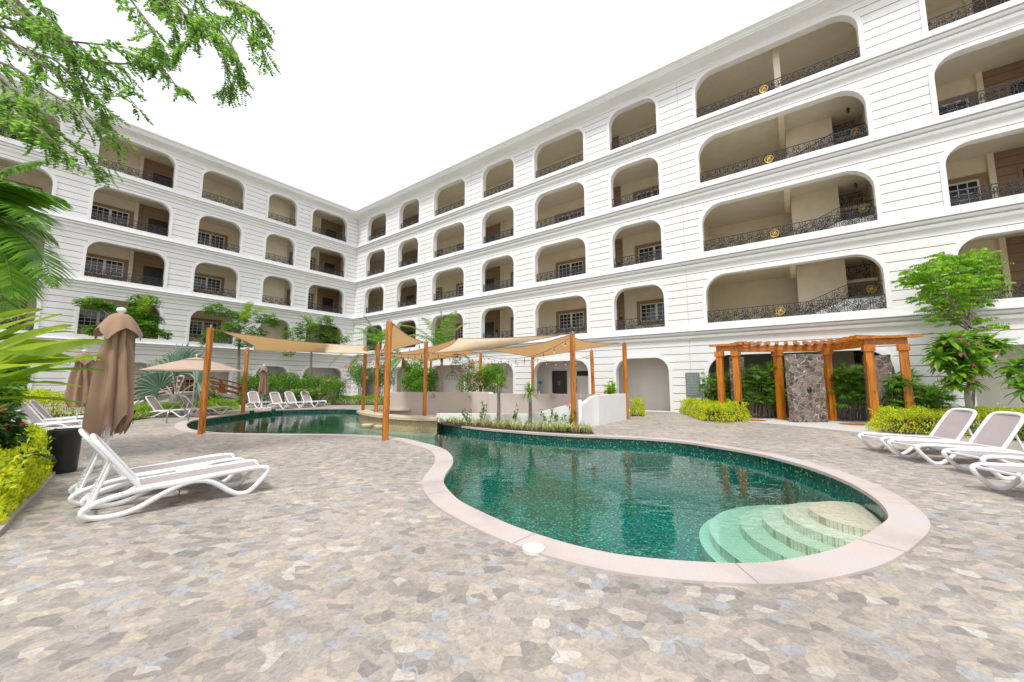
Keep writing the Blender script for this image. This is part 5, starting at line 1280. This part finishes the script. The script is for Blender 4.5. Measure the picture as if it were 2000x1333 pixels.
mb.add(vs, [(i, i+1, m_+i+1, m_+i)[::-1] for i in range(n)]+[(2*m_+i, 2*m_+i+1, 3*m_+i+1, 3*m_+i) for i in range(n)]+[(i, i+1, 2*m_+i+1, 2*m_+i) for i in range(n)]+[(m_+i, m_+i+1, 3*m_+i+1, 3*m_+i)[::-1] for i in range(n)])
mb.build('deck', M['conc'], br)
# ---------------------------------------------------------------- vegetation
def poly_px(pts): return [G(*p) for p in pts]
def xy(pts): return [XY(*p) for p in pts]
pl = [G(0, 1040), G(30, 1005), G(62, 975), G(92, 940), G(112, 915), G(128, 895), Vector((-11.6, 9.3, 0)), Vector((-11.6, 6.0, 0)), Vector((-8.0, 3.6, 0))]
hedge('golden_hedge', pl, 0.60, M['g_yel'], 0.08, 0.034, 2900, 'bright golden hedge filling the near left corner', lump=0.34)
hedge('golden_hedge', xy([(-30, 17.0), (240, 17.5), (262, 19.8), (-40, 21.0)]), 1.15, M['g_yel'], 0.13, 0.05, 330, 'golden green hedge behind the three left loungers', lump=0.2)
hedge('low_hedge', xy([(236, 15.9), (330, 19.5), (470, 23.6), (470, 25.2), (330, 21.4), (225, 17.2)]), 0.55, M['g_lime'], 0.12, 0.05, 420, 'low green hedge running behind the two loungers of the open umbrella')
hedge('flower_hedge', xy([(470, 27.6), (560, 28.6), (652, 30.4), (672, 33.2), (560, 33.0), (462, 31)]), 1.95, M['g_mid'], 0.17, 0.07, 340, 'large round green shrub mass behind the row of four loungers', lump=0.25)
hedge('low_hedge', xy([(640, 28.6), (762, 28.0), (765, 29.2), (642, 29.9)]), 0.62, M['g_lime'], 0.13, 0.05, 420, 'clipped lime hedge left of the long taupe wall')
hedge('golden_hedge', poly_px([(1312, 801), (1340, 812), (1372, 824), (1420, 828), (1462, 824), (1470, 815), (1440, 806), (1360, 800)]), 0.72, M['g_yel'], 0.085, 0.034, 1250, 'golden hedge left of the pergola', lump=0.2)
hedge('golden_hedge', [G(1690, 843), G(1760, 849), G(1860, 851), G(1940, 856), G(2060, 868), XY(2080, 14.5), XY(1880, 14.6), XY(1720, 14.6)], 0.72, M['g_yel'], 0.085, 0.034, 1150, 'golden hedge running behind the right-hand loungers', lump=0.2)
hedge('golden_bush', [XY(1228, 19.2), XY(1256, 18.9), XY(1258, 20.3), XY(1232, 20.6)], 0.78, M['g_yel'], 0.08, 0.03, 2300, 'small round golden bush at the right end of the ramp wall', cat='bush', lump=0.1)
# kerb of the near left bed
mb = MB(); e_ = [G(-60, 1085), G(0, 1046), G(32, 1010), G(66, 978), G(97, 942), G(118, 915), G(136, 893)]; e_ = crom(e_, 3, closed=False); e2 = inset(e_, 0.16); n = len(e_)
mb.prism([(p.x, p.y) for p in e_+e2[::-1]], -0.02, 0.06); tag(mb.build('bed_kerb', M['curb'], bevel=0.008), kind='structure')
def blooms(mb, pts, r, n=8, size=0.06):
    for c in pts:
        for _ in range(n):
            p = c+rv()*r; leaf(mb, p, rv().normalized(), rv().normalized(), size, size*0.8)
def shrub(name, base, h, rad, mat, n, label, ll=0.13, lw=0.05, flowers=None, fm=None, nf=12, group=None, cat='shrub', fs=0.07, fb=7):
    root = empty(name, base, label, cat, group); mb = MB()
    for k in range(7):
        a = 2*PI*k/7+rnd.random(); t = base+Vector((math.cos(a)*rad*0.55, math.sin(a)*rad*0.55, h*rnd.uniform(.6, .85))); limb(mb, base+Vector((math.cos(a)*.06, math.sin(a)*.06, 0)), t, 0.022, 0.008)
    mb.build('stems', M['bark'], root)
    mb = MB()
    for k in range(9):
        a = 2*PI*k/9+rnd.random(); q = rad*rnd.uniform(.25, .75); c = base+Vector((math.cos(a)*q, math.sin(a)*q, h*rnd.uniform(.5, .88)))
        spray(mb, c, n//10, (rad*.42, rad*.42, h*.2), ll, lw, 0.2, shell=.5)
    spray(mb, base+Vector((0, 0, h*.55)), n//10, (rad*.8, rad*.8, h*.4), ll, lw, 0.2)
    mb.build('foliage', mat, root)
    if flowers:
        pts = []
        for k in range(nf):
            a = rnd.uniform(0, 2*PI); b = rnd.uniform(-.3, 1.2); pts.append(base+Vector((math.cos(a)*math.cos(b)*rad, math.sin(a)*math.cos(b)*rad, h*(.6+.4*math.sin(b)))))
        
        for c in pts: mb = MB(); blooms(mb, [c], 0.11, fb, fs); mb.build('flower_cluster', fm or M['pink'], root)
    return root
# pink flowering shrubs beyond the pool
for k, (px, Y, h, r) in enumerate([(410, 25.2, 1.1, .8), (582, 27.4, 1.15, .7), (618, 28.0, 1.2, .75), (655, 28.4, 1.9, 1.0)]):
    shrub('flowering_shrub', XY(px, Y), h, r, M['g_mid'], 2600, ['pink flowering shrub at the foot of the bridge', 'pink flowering shrub behind the third lounger of the row of four', 'pink flowering shrub right of the row of four loungers', 'tall pink flowering shrub beside the low lime hedge'][k], flowers=True, fm=M['pink'] if k else M['pink'], nf=16, group='pink flowering shrubs', fs=0.1)
for k, (px, Y, h, r) in enumerate([(704, 29.5, 3.6, 1.25), (748, 29.8, 3.3, 1.1), (925, 23.2, 2.95, 1.15), (963, 23.2, 2.75, .95)]):
    shrub('flowering_shrub', XY(px, Y), h, r, M['g_mid'] if k != 2 else M['g_lime'], 4200, ['tall pink oleander behind the post at the tip of the bar', 'pink oleander behind the tall scorched post', 'pink flowering shrub behind the taupe wall, left of its post', 'airy pink flowering shrub behind the taupe wall, right of its post'][k], flowers=True, nf=13, group='pink flowering shrubs', fs=0.13, fb=10)
shrub('green_bush', XY(824, 26.5), 2.5, 1.5, M['g_mid'], 6500, 'dense round green bush behind the bar post', cat='bush', ll=.15, lw=.08)
shrub('green_bush', XY(1192, 20.2), 1.75, .32, M['g_lime'], 420, 'small leafy plant peeping over the ramp wall', cat='plant', ll=.2, lw=.12)
shrub('green_bush', XY(812, 29.0), 3.9, 0.95, M['g_lime'], 1500, 'thin young tree with lime leaves above the round bush', cat='tree', ll=.18, lw=.09)
# planting bed before the ramp wall
bed = crom([G(858, 829), G(905, 834), G(960, 839), G(1040, 845), G(1120, 849.5), G(1158, 850), G(1150, 842), G(1120, 838.5), G(1038, 833), G(950, 828), G(870, 824.5)], 3)
mb = MB(); mb.prism([(p.x, p.y) for p in bed], -0.01, 0.03); tag(mb.build('planting_bed', M['soil']), kind='structure')
rows_ = [(G(862, 829), G(960, 836.5)), (G(960, 837.5), G(1060, 844)), (G(1060, 844), G(1152, 848.5)), (G(870, 827), G(1030, 835)), (G(1030, 836), G(1145, 844))]
mb = MB(); tufts(mb, rows_, 170, 0.33, 0.013, 0.03, 11); tag(mb.build('variegated_grass', M['g_var']), kind='stuff', label='pale striped grass tufts edging the pool bed', cat='grass')
def bottle_palm(px, Y, htop, label):
    b = XY(px, Y); root = empty('bottle_palm', b, label, 'small palm', 'two small bottle palms'); mb = MB()
    pts = [b+Vector((0.03*math.sin(t*3), 0, htop*t)) for t in [i/8 for i in range(9)]]
    mb.tube(pts, [lerp(0.085, 0.05, i/8)*(1.15 if i == 0 else 1) for i in range(9)], 10); mb.build('trunk', M['bark'], root, smooth=50); mb = MB(); c = pts[-1]
    for k in range(70):
        a = rnd.uniform(0, 2*PI); e = rnd.uniform(-0.5, 1.3); d = Vector((math.cos(a)*math.cos(e), math.sin(a)*math.cos(e), math.sin(e))); l = rnd.uniform(.46, .66); s = d.cross(Vector((0, 0, 1))).normalized()*0.02
        m = c+d*l*.55; q = m+(d+Vector((0, 0, -.7))).normalized()*l*.5; mb.add([c-s*.5, c+s*.5, m+s, m-s, q], [(0, 1, 2, 3), (3, 2, 4)])
    mb.build('crown', M['g_mid'], root)
bottle_palm(973, 14.9, 1.25+.35, 'small bottle palm on the left in the pool bed'); bottle_palm(1034, 14.5, 1.28, 'small bottle palm on the right in the pool bed')
for k, (px, Y, h) in enumerate([(918, 15.6, .75), (938, 15.7, .85), (1003, 15.0, .8), (1072, 14.6, .75), (1088, 14.3, .6), (1108, 14.4, .8)]):
    b = XY(px, Y); lb = ['young leafy plant in the pool bed, leftmost', 'young leafy plant left of the small bottle palms', 'thin leafy plant between the two bottle palms', 'leafy plant right of the bottle palms', 'low leafy plant left of the ramp bed post', 'young hibiscus with one pink flower by the ramp bed post'][k]
    root = empty('young_plant', b, lb, 'plant', 'young plants in the pool bed'); mb = MB(); mf = MB()
    for j in range(4):
        t = b+Vector((rnd.uniform(-.3, .3), rnd.uniform(-.12, .12), h*rnd.uniform(.5, 1.05))); ps = limb(mb, b, t, 0.009, 0.005)
        for p in ps[1:]:
            for _ in range(6): leaf(mf, p+rv()*.05, (rv()+Vector((0, 0, .2))).normalized(), Vector((0, 0, 1)), rnd.uniform(.08, .13), .06)
    mb.build('stems', M['stem'], root); mf.build('foliage', M['g_mid'], root)
    if k == 5: mb = MB(); blooms(mb, [b+Vector((0, -.05, h*1.05))], .06, 16, .09); mb.build('flowers', M['pink'], root)
# layered umbrella trees before the left wing
def clump_tree(px, Y, trunk_top, clumps, shoot, label, r0=0.13, kind='g_mid'):
    b = XY(px, Y); root = empty('umbrella_tree', b, label, 'tree', 'young trees before the left wing'); mb = MB(); top = P(px, trunk_top, Y)
    limb(mb, b, top, r0, r0*.6, 0.02, 7); mf = MB(); hubs = []
    for (cx, cy, rx, ry, dy) in clumps:
        c = P(cx, cy, Y+dy); s = Y/745.0; hubs.append(c)
        base_ = lerp(b, top, rnd.uniform(.82, 1.0)); limb(mb, base_, c, 0.035, 0.012, .1)
        RX, RZ = rx*s, ry*s; n = int(620*rx*ry/250)
        # compound leaves: fingers drooping from whorls
        for _ in range(n//6):
            v = rv(); p = c+Vector((v.x*RX, v.y*RX*.8, v.z*RZ))
            for j in range(7):
                a = 2*PI*j/7+rnd.random(); d = Vector((math.cos(a), math.sin(a), rnd.uniform(-.75, .1))).normalized(); leaf(mf, p, d, Vector((0, 0, 1))+rv()*.3, rnd.uniform(.17, .28), .075)
    mb.build('trunk', M['bark'], root, smooth=50); mf.build('crown', M[kind], root)
    if shoot:
        mb = MB()
        for (x0, y0, x1, y1) in shoot:
            a, e = P(x0, y0, Y-.3), P(x1, y1, Y-.5)
            for _ in range(3):
                frond(mb, a+rv()*.1, (e-a)+rv()*.25, (e-a).length*1.15, 1.0, .42, .075, 16)
        mb.build('young_fronds', M['g_lime'], root)
    return root
YA = onL(262, 4.2).y; YB = onL(468, 3.6).y; YC = onL(610, 3.4).y
clump_tree(262, YA, 640, [(178, 592, 26, 14, 0), (205, 600, 20, 12, .5), (285, 588, 30, 14, 0), (262, 612, 26, 14, -.4), (296, 625, 20, 12, .2), (250, 645, 34, 14, 0), (190, 645, 24, 12, .4), (305, 650, 24, 10, 0), (282, 640, 22, 16, -.5), (325, 655, 12, 7, 0)], [(270, 640, 282, 585)], 'umbrella-shaped tree behind the near closed umbrella')
clump_tree(468, YB, 635, [(420, 602, 20, 12, 0), (446, 612, 20, 10, .3), (405, 608, 8, 8, 0), (520, 622, 24, 11, 0), (535, 632, 12, 9, 0), (470, 622, 20, 14, .4), (425, 655, 26, 15, 0), (455, 640, 22, 12, -.3), (500, 650, 22, 14, 0), (520, 670, 22, 12, .3), (480, 668, 22, 12, 0), (400, 668, 10, 9, 0)], [(474, 628, 482, 590), (474, 628, 515, 584)], 'tallest umbrella-shaped tree, behind the left pool post')
clump_tree(610, YC, 650, [(575, 652, 22, 12, 0), (600, 640, 24, 14, .3), (632, 632, 22, 14, -.3), (645, 655, 26, 12, 0), (672, 662, 12, 9, 0), (610, 662, 28, 10, 0), (640, 622, 12, 8, 0), (565, 690, 12, 7, -.4)], [(608, 640, 585, 606), (608, 640, 602, 618)], 'umbrella-shaped tree above the long shade sail')
# blue-grey fan palm
b = XY(346, 23.0); root = empty('fan_palm', b, 'blue-grey fan palm behind the open umbrella', 'palm'); mb = MB(); mb.tube([b, b+Vector((0, 0, .5)), b+Vector((0, 0, .95))], [.30, .34, .2], 12); mf = MB(); st = MB()
for (cx, cy, dy, R_, ox) in [(300, 755, -.6, 1.35, -1), (335, 715, .3, 1.7, -.2), (372, 712, .6, 1.5, .35), (292, 722, .5, 1.4, -.9), (400, 738, -.2, 1.4, 1), (352, 690, .9, 1.6, 0), (280, 748, .6, 1.1, -1.2)]:
    h = lerp(b+Vector((0, 0, .9)), P(cx, cy, 23.0+dy), .75); d = (P(cx, cy, 23.0+dy)-(b+Vector((0, 0, .7)))).normalized(); st.tube([b+Vector((0, 0, .7)), lerp(b+Vector((0, 0, .8)), h, .5)+Vector((0, 0, .06)), h], [.05, .035, .025], 6, caps=False); fan(mf, h, d, R_, 34, 2.1, .12, up_=Vector((0, -1, .35)))
mb.build('trunk', M['bark'], root, smooth=50); st.build('leaf_stalks', M['barkp'], root); mf.build('fan_leaves', M['g_silver'], root)
# feather palms before the right wing
def palm(px, Y, crown_y, fr_, label, L=2.3, trunkr=0.09):
    b = XY(px, Y); c = P(px, crown_y, Y); root = empty('feather_palm', b, label, 'palm', 'slender palms before the right wing'); mb = MB(); n = 10
    mb.tube([lerp(b, c, i/n) for i in range(n+1)], [trunkr*(1.15-.3*i/n) for i in range(n+1)], 10); mb.build('trunk', M['barkp'], root, smooth=50)
    mb = MB(); mb.tube([c+Vector((0, 0, -.55)), c+Vector((0, 0, -.2)), c+Vector((0, 0, .3))], [trunkr*1.1, trunkr*1.15, trunkr*.5], 8); mb.build('crown_shaft', M['bridge'], root, smooth=50)
    mb = MB()
    for (ex, ey, dy, k) in fr_:
        e = P(ex, ey, Y+dy); d = (e-c); frond(mb, c+Vector((0, 0, .2)), d.normalized()+Vector((0, 0, .35)), d.length*1.25*k, 1.5, .68, .07, 34, vee=.2)
    mb.build('fronds', M['g_palm'], root)
palm(863, 25.6, 690, [(862, 622, 0, 1.0), (815, 655, -.5, 1.1), (800, 640, .4, 1.25), (895, 640, .2, 1.1), (912, 668, -.3, 1.1), (838, 625, .8, 1.0), (880, 620, -.8, 1.0), (915, 700, .5, 1.0), (850, 700, -1.4, .9)], 'slender palm rising through the pale sails')
palm(787, 28.0, 705, [(725, 635, .3, 1.1), (720, 660, -.3, 1.1), (742, 690, 0, 1.3), (765, 715, -.8, 1.2), (760, 745, -.5, 1.1), (820, 690, .4, 1.1), (700, 640, .8, 1.0), (800, 740, .5, .9)], 'slender palm with hanging fronds behind the scorched post')
palm(735, 31.5, 680, [(722, 632, 0, 1.1), (705, 640, .5, 1.0), (748, 650, -.3, 1.0), (660, 700, -.5, 1.15), (690, 705, .3, 1.0), (765, 655, .6, 1.0)], 'palm in the corner behind the bar tip post')
# lady palms under the pergola
def lady(px, Y, h, w, n, label):
    b = XY(px, Y); root = empty('lady_palm', b, label, 'plant', 'dark lady palms behind the showers'); mb = MB(); mf = MB()
    for _ in range(n):
        p = b+Vector((rnd.uniform(-w, w), rnd.uniform(-.3, .3), 0)); hh = h*rnd.uniform(.35, 1); t = p+Vector((rnd.uniform(-.2, .2), rnd.uniform(-.45, .1), hh)); mb.tube([p, lerp(p, t, .5), t], [.013, .011, .008], 5, caps=False)
        for k in range(3):
            d = (rv()+Vector((0, -.5, .1))).normalized(); q = t+d*.16; u = (rv()*.5+Vector((0, 0, 1))).normalized()
            s = d.cross(u).normalized()
            for j in range(9):
                a = -1.25+2.5*j/8; dd = (d*math.cos(a)+s*math.sin(a)+Vector((0, 0, -.28))).normalized(); leaf(mf, q, dd, u, rnd.uniform(.24, .38), .042, .2)
    mb.build('canes', M['bark'], root); mf.build('foliage', M['g_mid'] if n > 0 else None, root)
lady(1392, 20.0, 2.0, .7, 70, 'lady palm left of the pergola beside the rules board'); lady(1480, 18.2, 2.3, .75, 120, 'lady palm between the left pergola posts and the central shower wall')
lady(1545, 18.3, 2.4, .9, 80, 'lady palm just behind the central shower wall'); lady(1652, 17.0, 2.25, .75, 120, 'lady palm right of the central shower wall'); lady(1752, 14.8, 1.9, .5, 80, 'lady palm between the right pergola posts'); lady(1800, 14.9, 1.5, .45, 50, 'lady palm at the right foot of the pergola')
# right-hand tree and frangipani
def pinn(mb, p, d, L, n=6, ll=.13, lw=.07):
    d = d.normalized(); s = d.cross(Vector((0, 0, 1))).normalized(); q = p.copy(); c = d.copy()
    for i in range(n):
        c = (c+Vector((0, 0, -.09))).normalized(); q = q+c*(L/n)
        for sg in (-1, 1): leaf(mb, q, (s*sg*.8+c*.35+Vector((0, 0, -.85))+rv()*.25).normalized(), c+rv()*.4, ll, lw, 0.05)
b = XY(1893, 14.0); root = empty('feathery_tree', b, 'light green feathery tree above the frangipani on the right', 'tree'); mb = MB(); mf = MB()
fork = P(1890, 640, 14.0)
for (cx, cy, rx, ry, dy) in [(1786, 545, 22, 24, 0), (1807, 580, 19, 18, 0.4), (1812, 530, 24, 20, -0.4), (1842, 510, 29, 22, 0.3), (1850, 555, 34, 26, -0.3), (1885, 505, 31, 22, 0), (1893, 545, 29, 22, 0.5), (1923, 515, 22, 24, 0), (1928, 550, 17, 18, -0.3), (1867, 590, 26, 16, 0), (1829, 600, 19, 12, 0.2), (1906, 590, 17, 14, 0.3), (1859, 530, 42, 34, 0), (1898, 570, 34, 26, 0.2), (1850, 620, 26, 14, 0.3), (1936, 640, 20, 9, 0), (1902, 625, 17, 10, 0.4)]:
    c = P(cx, cy, 14.0+dy); s = 14.0/745; limb(mb, fork+rv()*.1, c, .03, .01, .12)
    for _ in range(int(rx*ry/11)):
        v = rv(); p = c+Vector((v.x*rx*s, v.y*rx*s, v.z*ry*s)); a = rnd.uniform(0, 2*PI); pinn(mf, p, Vector((math.cos(a), math.sin(a), .25)), .34)
limb(mb, XY(1885, 14.0), fork, .05, .035, .04); mb.build('trunk', M['bark'], root, smooth=50); mf.build('crown', leafmat('fresh_leaf', (0.07, 0.22, 0.015), (0.36, 0.60, 0.05), .5), root)
def frangipani(px, Y, tips, trunk, label, rk=1.0):
    b = XY(px, Y); root = empty('frangipani', b, label, 'tree', 'frangipani trees at the right'); mb = MB(); mf = MB(); pts = [b]+[P(x, y, Y) for x, y in trunk]; mb.tube(crom(pts, 3, closed=False), [lerp(.10, .055, i/(3*(len(pts)-1))) for i in range(3*(len(pts)-1)+1)], 8, caps=False)
    for (x, y, dy) in tips:
        c = P(x, y, Y+dy); limb(mb, pts[-1], c, .045, .028, .15)
        for k in range(30):
            a = k*2.4; e = rnd.uniform(-.55, 1.1); d = Vector((math.cos(a)*math.cos(e), math.sin(a)*math.cos(e), math.sin(e))); s = d.cross(Vector((0, 0, 1)))
            blade(mf, c+d*.04, d, rnd.uniform(.40, .58)*rk, .15*rk, .9, n=4, fold=.25, wave=0)
        if dy < .15: fl = MB(); blooms(fl, [c+Vector((rnd.uniform(-.3, .3), -.35, rnd.uniform(-.05, .2)))], .05, 6, .06); fl.build('flower_cluster', M['magenta'], root)
    mb.build('trunk', M['barkp'], root, smooth=50); mf.build('leaf_rosettes', leafmat('glossy_leaf_'+str(px), (0.05, 0.18, 0.02), (0.24, 0.44, 0.03), .35, .3), root, smooth=60)
frangipani(1896, 12.6, [(1885, 705, -.2), (1860, 690, .1), (1835, 685, 0), (1905, 680, .1), (1930, 668, .2), (1870, 665, .3), (1845, 712, .1), (1885, 745, -.3), (1868, 728, -.3), (1850, 665, -.3), (1900, 715, -.4), (1880, 680, -.4), (1915, 695, -.2), (1835, 700, -.2), (1862, 750, -.1), (1900, 660, .5), (1955, 675, .2)], [(1893, 790), (1890, 765), (1897, 745), (1903, 735)], 'frangipani with pink flowers and a bent pale trunk behind the right hedge')
frangipani(2040, 11.0, [(1995, 735, 0), (2020, 720, .2), (2005, 765, -.2), (2030, 700, 0), (1985, 715, .3)], [(2035, 790), (2030, 770)], 'frangipani cut by the right picture edge')
b = XY(1990, 13.2); root = empty('cycad', b, 'low dark feathery cycad at the right edge behind the hedge', 'plant'); mb = MB()
for k in range(16): a = k*.8; frond(mb, b+Vector((0, 0, .5)), Vector((math.cos(a), math.sin(a), .6)), 1.2, 1.2, .2, .03, 20, vee=.3)
mb.build('fronds', M['g_dark'], root)
# broad-leaved plants at the left edge
root = empty('broad_leaf_plant', XY(-95, 5.6), 'big light green broad-leaved plant reaching in from the left edge', 'plant'); mf = MB(); st = MB()
for (x0, y0, x1, y1, Y0, Y1, w) in [(-90, 770, 185, 655, 5.2, 5.6, .26), (-90, 740, 168, 652, 5.5, 5.8, .27), (-80, 720, 122, 630, 5.6, 6.1, .22), (-90, 760, 186, 712, 5.0, 5.7, .24), (-80, 800, 175, 685, 5.0, 5.4, .22), (-90, 730, 140, 690, 5.4, 5.5, .25), (-80, 690, 60, 615, 5.9, 6.3, .2), (-80, 790, 165, 780, 5.2, 5.9, .2), (-80, 700, 90, 690, 5.2, 5.3, .2), (-80, 760, 60, 740, 5.0, 5.2, .24), (-90, 700, 150, 668, 5.7, 6.2, .22), (-90, 755, 110, 668, 5.3, 5.7, .22), (-85, 715, 100, 610, 6.0, 6.4, .2), (-90, 735, 180, 690, 5.1, 5.6, .2), (-80, 650, 70, 600, 6.0, 6.6, .2), (-85, 745, 90, 705, 4.9, 5.2, .2), (-85, 690, 130, 640, 6.0, 6.6, .2), (-90, 765, 150, 745, 5.3, 5.9, .2)]:
    a, e = P(x0, y0, Y0), P(x1, y1, Y1); d = e-a; blade(mf, a, d+Vector((0, 0, d.length*.22)), d.length*1.07, w*1.0, .55, n=14, side=Vector((.15, .4, 1)) if rnd.random() < .35 else None, fold=.35, wave=.012)
    st.tube([XY(-120, Y0), a], .02, 6, caps=False)
mf.build('broad_leaves', M['g_ban'], root, smooth=50); st.build('stalks', M['stem'], root)
shrub('leafy_shrub', XY(-8, 6.6), 1.2, .42, M['g_dark'], 1500, 'dark leafy shrub with small red flowers under the broad leaves', ll=.17, lw=.07, flowers=True, fm=leafmat('red_petals', (.6, .02, .01), (.75, .1, .02), .2), nf=6, fb=5)
shrub('leafy_shrub', XY(-70, 8.5), 1.9, .7, M['g_mid'], 2600, 'mid green shrub behind the broad leaves at the left edge', ll=.2, lw=.08)
shrub('leafy_shrub', XY(-15, 13.5), 2.9, .9, M['g_mid'], 3000, 'tall bush at the left edge in front of the ground floor arches', ll=.2, lw=.08)
b = XY(66, 6.0); root = empty('leafy_shrub', b, 'small tuft of long dark leaves beside the golden hedge', 'plant'); mb = MB()
for k in range(14): a = k*2.1; blade(mb, b+Vector((0, 0, .55)), Vector((math.cos(a), math.sin(a), .5)), .5, .08, 1.0, n=5)
mb.tube([b, b+Vector((0, 0, .56))], .015, 5); mb.build('leaves', M['g_dark'], root, smooth=50)
# feather palm reaching in from the left
c = P(-95, 415, 7.6); root = empty('feather_palm', XY(-105, 7.6), 'large palm whose glossy fronds hang in from the left edge', 'palm'); mf = MB(); st = MB()
for (ex, ey, dy, l, k) in [(110, 360, .4, .85, 1.2), (135, 505, -.2, .95, 1.5), (60, 300, .8, .7, 1.2), (85, 560, .4, .9, 1.6), (120, 440, 1.0, .8, 1.5), (30, 590, -.4, .85, 1.5), (40, 330, -.5, .8, 1.2), (20, 480, 0, .8, 1.3), (100, 400, -.4, .85, 1.3), (95, 480, .6, .85, 1.6), (60, 520, -.6, .9, 1.7), (75, 350, -.2, .75, 1.1)]:
    e = P(ex, ey, 7.6+dy); d = e-c; frond(mf, c, d.normalized()+Vector((0, 0, .3)), d.length*1.08, k, l, .075, 56, vee=.25, rr=.03)
mf.build('fronds', M['g_palm'], root); st.tube([XY(-105, 7.6), c], [.22, .16], 10); st.build('trunk', M['bark'], root)
# overhanging tree
root = empty('overhanging_tree', XY(-700, 6.0), 'tall tree outside the frame, its fine leafy boughs hanging across the top left sky', 'tree'); mb = MB(); mf = MB()
tr0 = Vector((-15.5, 6.5, 0)); hub = Vector((-13.5, 7.0, 8.2)); limb(mb, tr0, hub, .32, .2, .04, 8)
def twig(p, d, L, depth):
    q = p+d*L
    mb.tube([p, lerp(p, q, .5)+rv()*L*.06, q], [.006+.004*depth, .005+.003*depth, .004+.002*depth], 4, caps=False)
    m_ = 4
    for i in range(m_):
        c = lerp(p, q, (i+.6)/m_); a = rnd.uniform(0, 2*PI)
        dd = (d*.8+rv()*.9+Vector((0, 0, -.15))).normalized()
        s = dd.cross(Vector((0, 0, 1))).normalized(); ll = L*.5
        for j in range(6):
            x = c+dd*ll*(j+1)/6+Vector((0, 0, -.02*j))
            for sg in (-1, 1): leaf(mf, x, (s*sg+dd*.5+rv()*.35).normalized(), Vector((0, 0, 1))+rv()*.4, .078*rnd.uniform(.7, 1.3), .046, .05)
boughs = [  # pixel polylines with distances: each a bough with hanging twigs
    ([(-120, -60), (0, 60), (90, 130), (170, 180), (250, 190)], 7.0, .42), ([(-100, 60), (0, 150), (60, 200), (110, 255), (190, 325)], 6.6, .40),
    ([(-60, 0), (60, 60), (150, 110), (240, 125), (300, 120), (350, 175)], 7.6, .40), ([(-100, 140), (0, 190), (40, 230), (90, 270)], 6.4, .38), ([(0, -40), (60, 30), (120, 90), (200, 130)], 7.3, .42),
    ([(150, -140), (240, -20), (300, 60), (310, 90)], 7.4, .34), ([(150, -160), (300, -10), (360, 40), (430, 90), (440, 165)], 7.8, .38), ([(200, -160), (380, 0), (440, 40), (500, 70)], 8.2, .42), ([(250, -160), (420, -10), (480, 30), (515, 105)], 8.0, .40), ([(200, -150), (340, 10), (400, 50), (450, 100)], 7.2, .36), ([(200, -160), (330, 0), (380, 60), (350, 90)], 7.6, .3),
    ([(-60, -80), (20, 10), (90, 60), (130, 100), (150, 150)], 6.9, .36), ([(-80, 200), (0, 215), (50, 200), (90, 240)], 6.6, .34), ([(-80, 20), (30, 90), (110, 120), (190, 200), (205, 230)], 7.1, .38), ([(-40, -60), (50, 20), (110, 60), (165, 100), (205, 160)], 7.5, .36), ([(-80, 100), (20, 130), (80, 170), (150, 215), (215, 265)], 6.8, .38), ([(0, -80), (80, 10), (100, 40)], 6.6, .3), ([(100, -160), (260, -30), (330, 20), (340, 100)], 7.9, .3), ([(200, -170), (360, -30), (470, 10), (505, 40)], 8.1, .36), ([(200, -160), (370, 20), (430, 60), (470, 130), (450, 170)], 7.9, .32), ([(-90, 30), (40, 60), (130, 80), (210, 90), (270, 115)], 7.2, .34), ([(-80, 230), (0, 240), (70, 250), (120, 290)], 6.2, .3)]
for line, Y, L in boughs:
    pts = crom([P(x, y, Y+.25*math.sin(i*2.0)) for i, (x, y) in enumerate(line)], 5, closed=False); n = len(pts)
    mb.tube(pts, [lerp(.034, .007, i/(n-1)) for i in range(n)], 5, caps=False); limb(mb, hub+rv()*.2, pts[0], .07, .030, .05)
    for i in range(3, n):
        d = (pts[i]-pts[i-1]).normalized()
        for k in range(1 if rnd.random() < .8 else 2):
            dd = (d*.9+rv()*.75+Vector((0, 0, -.25))).normalized(); twig(pts[i], dd, L*rnd.uniform(.6, 1.15), 1)
mb.build('boughs', M['bark'], root); mf.build('leaves', M['g_over'], root)
# fallen petals and leaves
mb = MB()
for _ in range(70):
    p = Vector((rnd.uniform(-6, 6), rnd.uniform(1.8, 9), 0))
    if inside(p, pool): continue
    a = rnd.uniform(0, 2*PI); d = Vector((math.cos(a), math.sin(a), 0)); leaf(mb, p+Vector((0, 0, .03)), d, Vector((0, 0, 1)), rnd.uniform(.012, .03), rnd.uniform(.01, .018))
tag(mb.build('fallen_leaves', leafmat('yellow_petals', (.7, .45, .02), (.8, .6, .05), .1)), kind='stuff', label='tiny yellow petals scattered over the paving', cat='petals')
mb = MB(); blooms(mb, [XY(1912, 9.05)+Vector((0, 0, .42)), XY(1940, 8.9)+Vector((0, 0, .42))], .05, 7, .06); tag(mb.build('petals', M['magenta'], origin=XY(1912, 9.05)), 'pink petals lying on the sling of a right-hand lounger', 'petals')
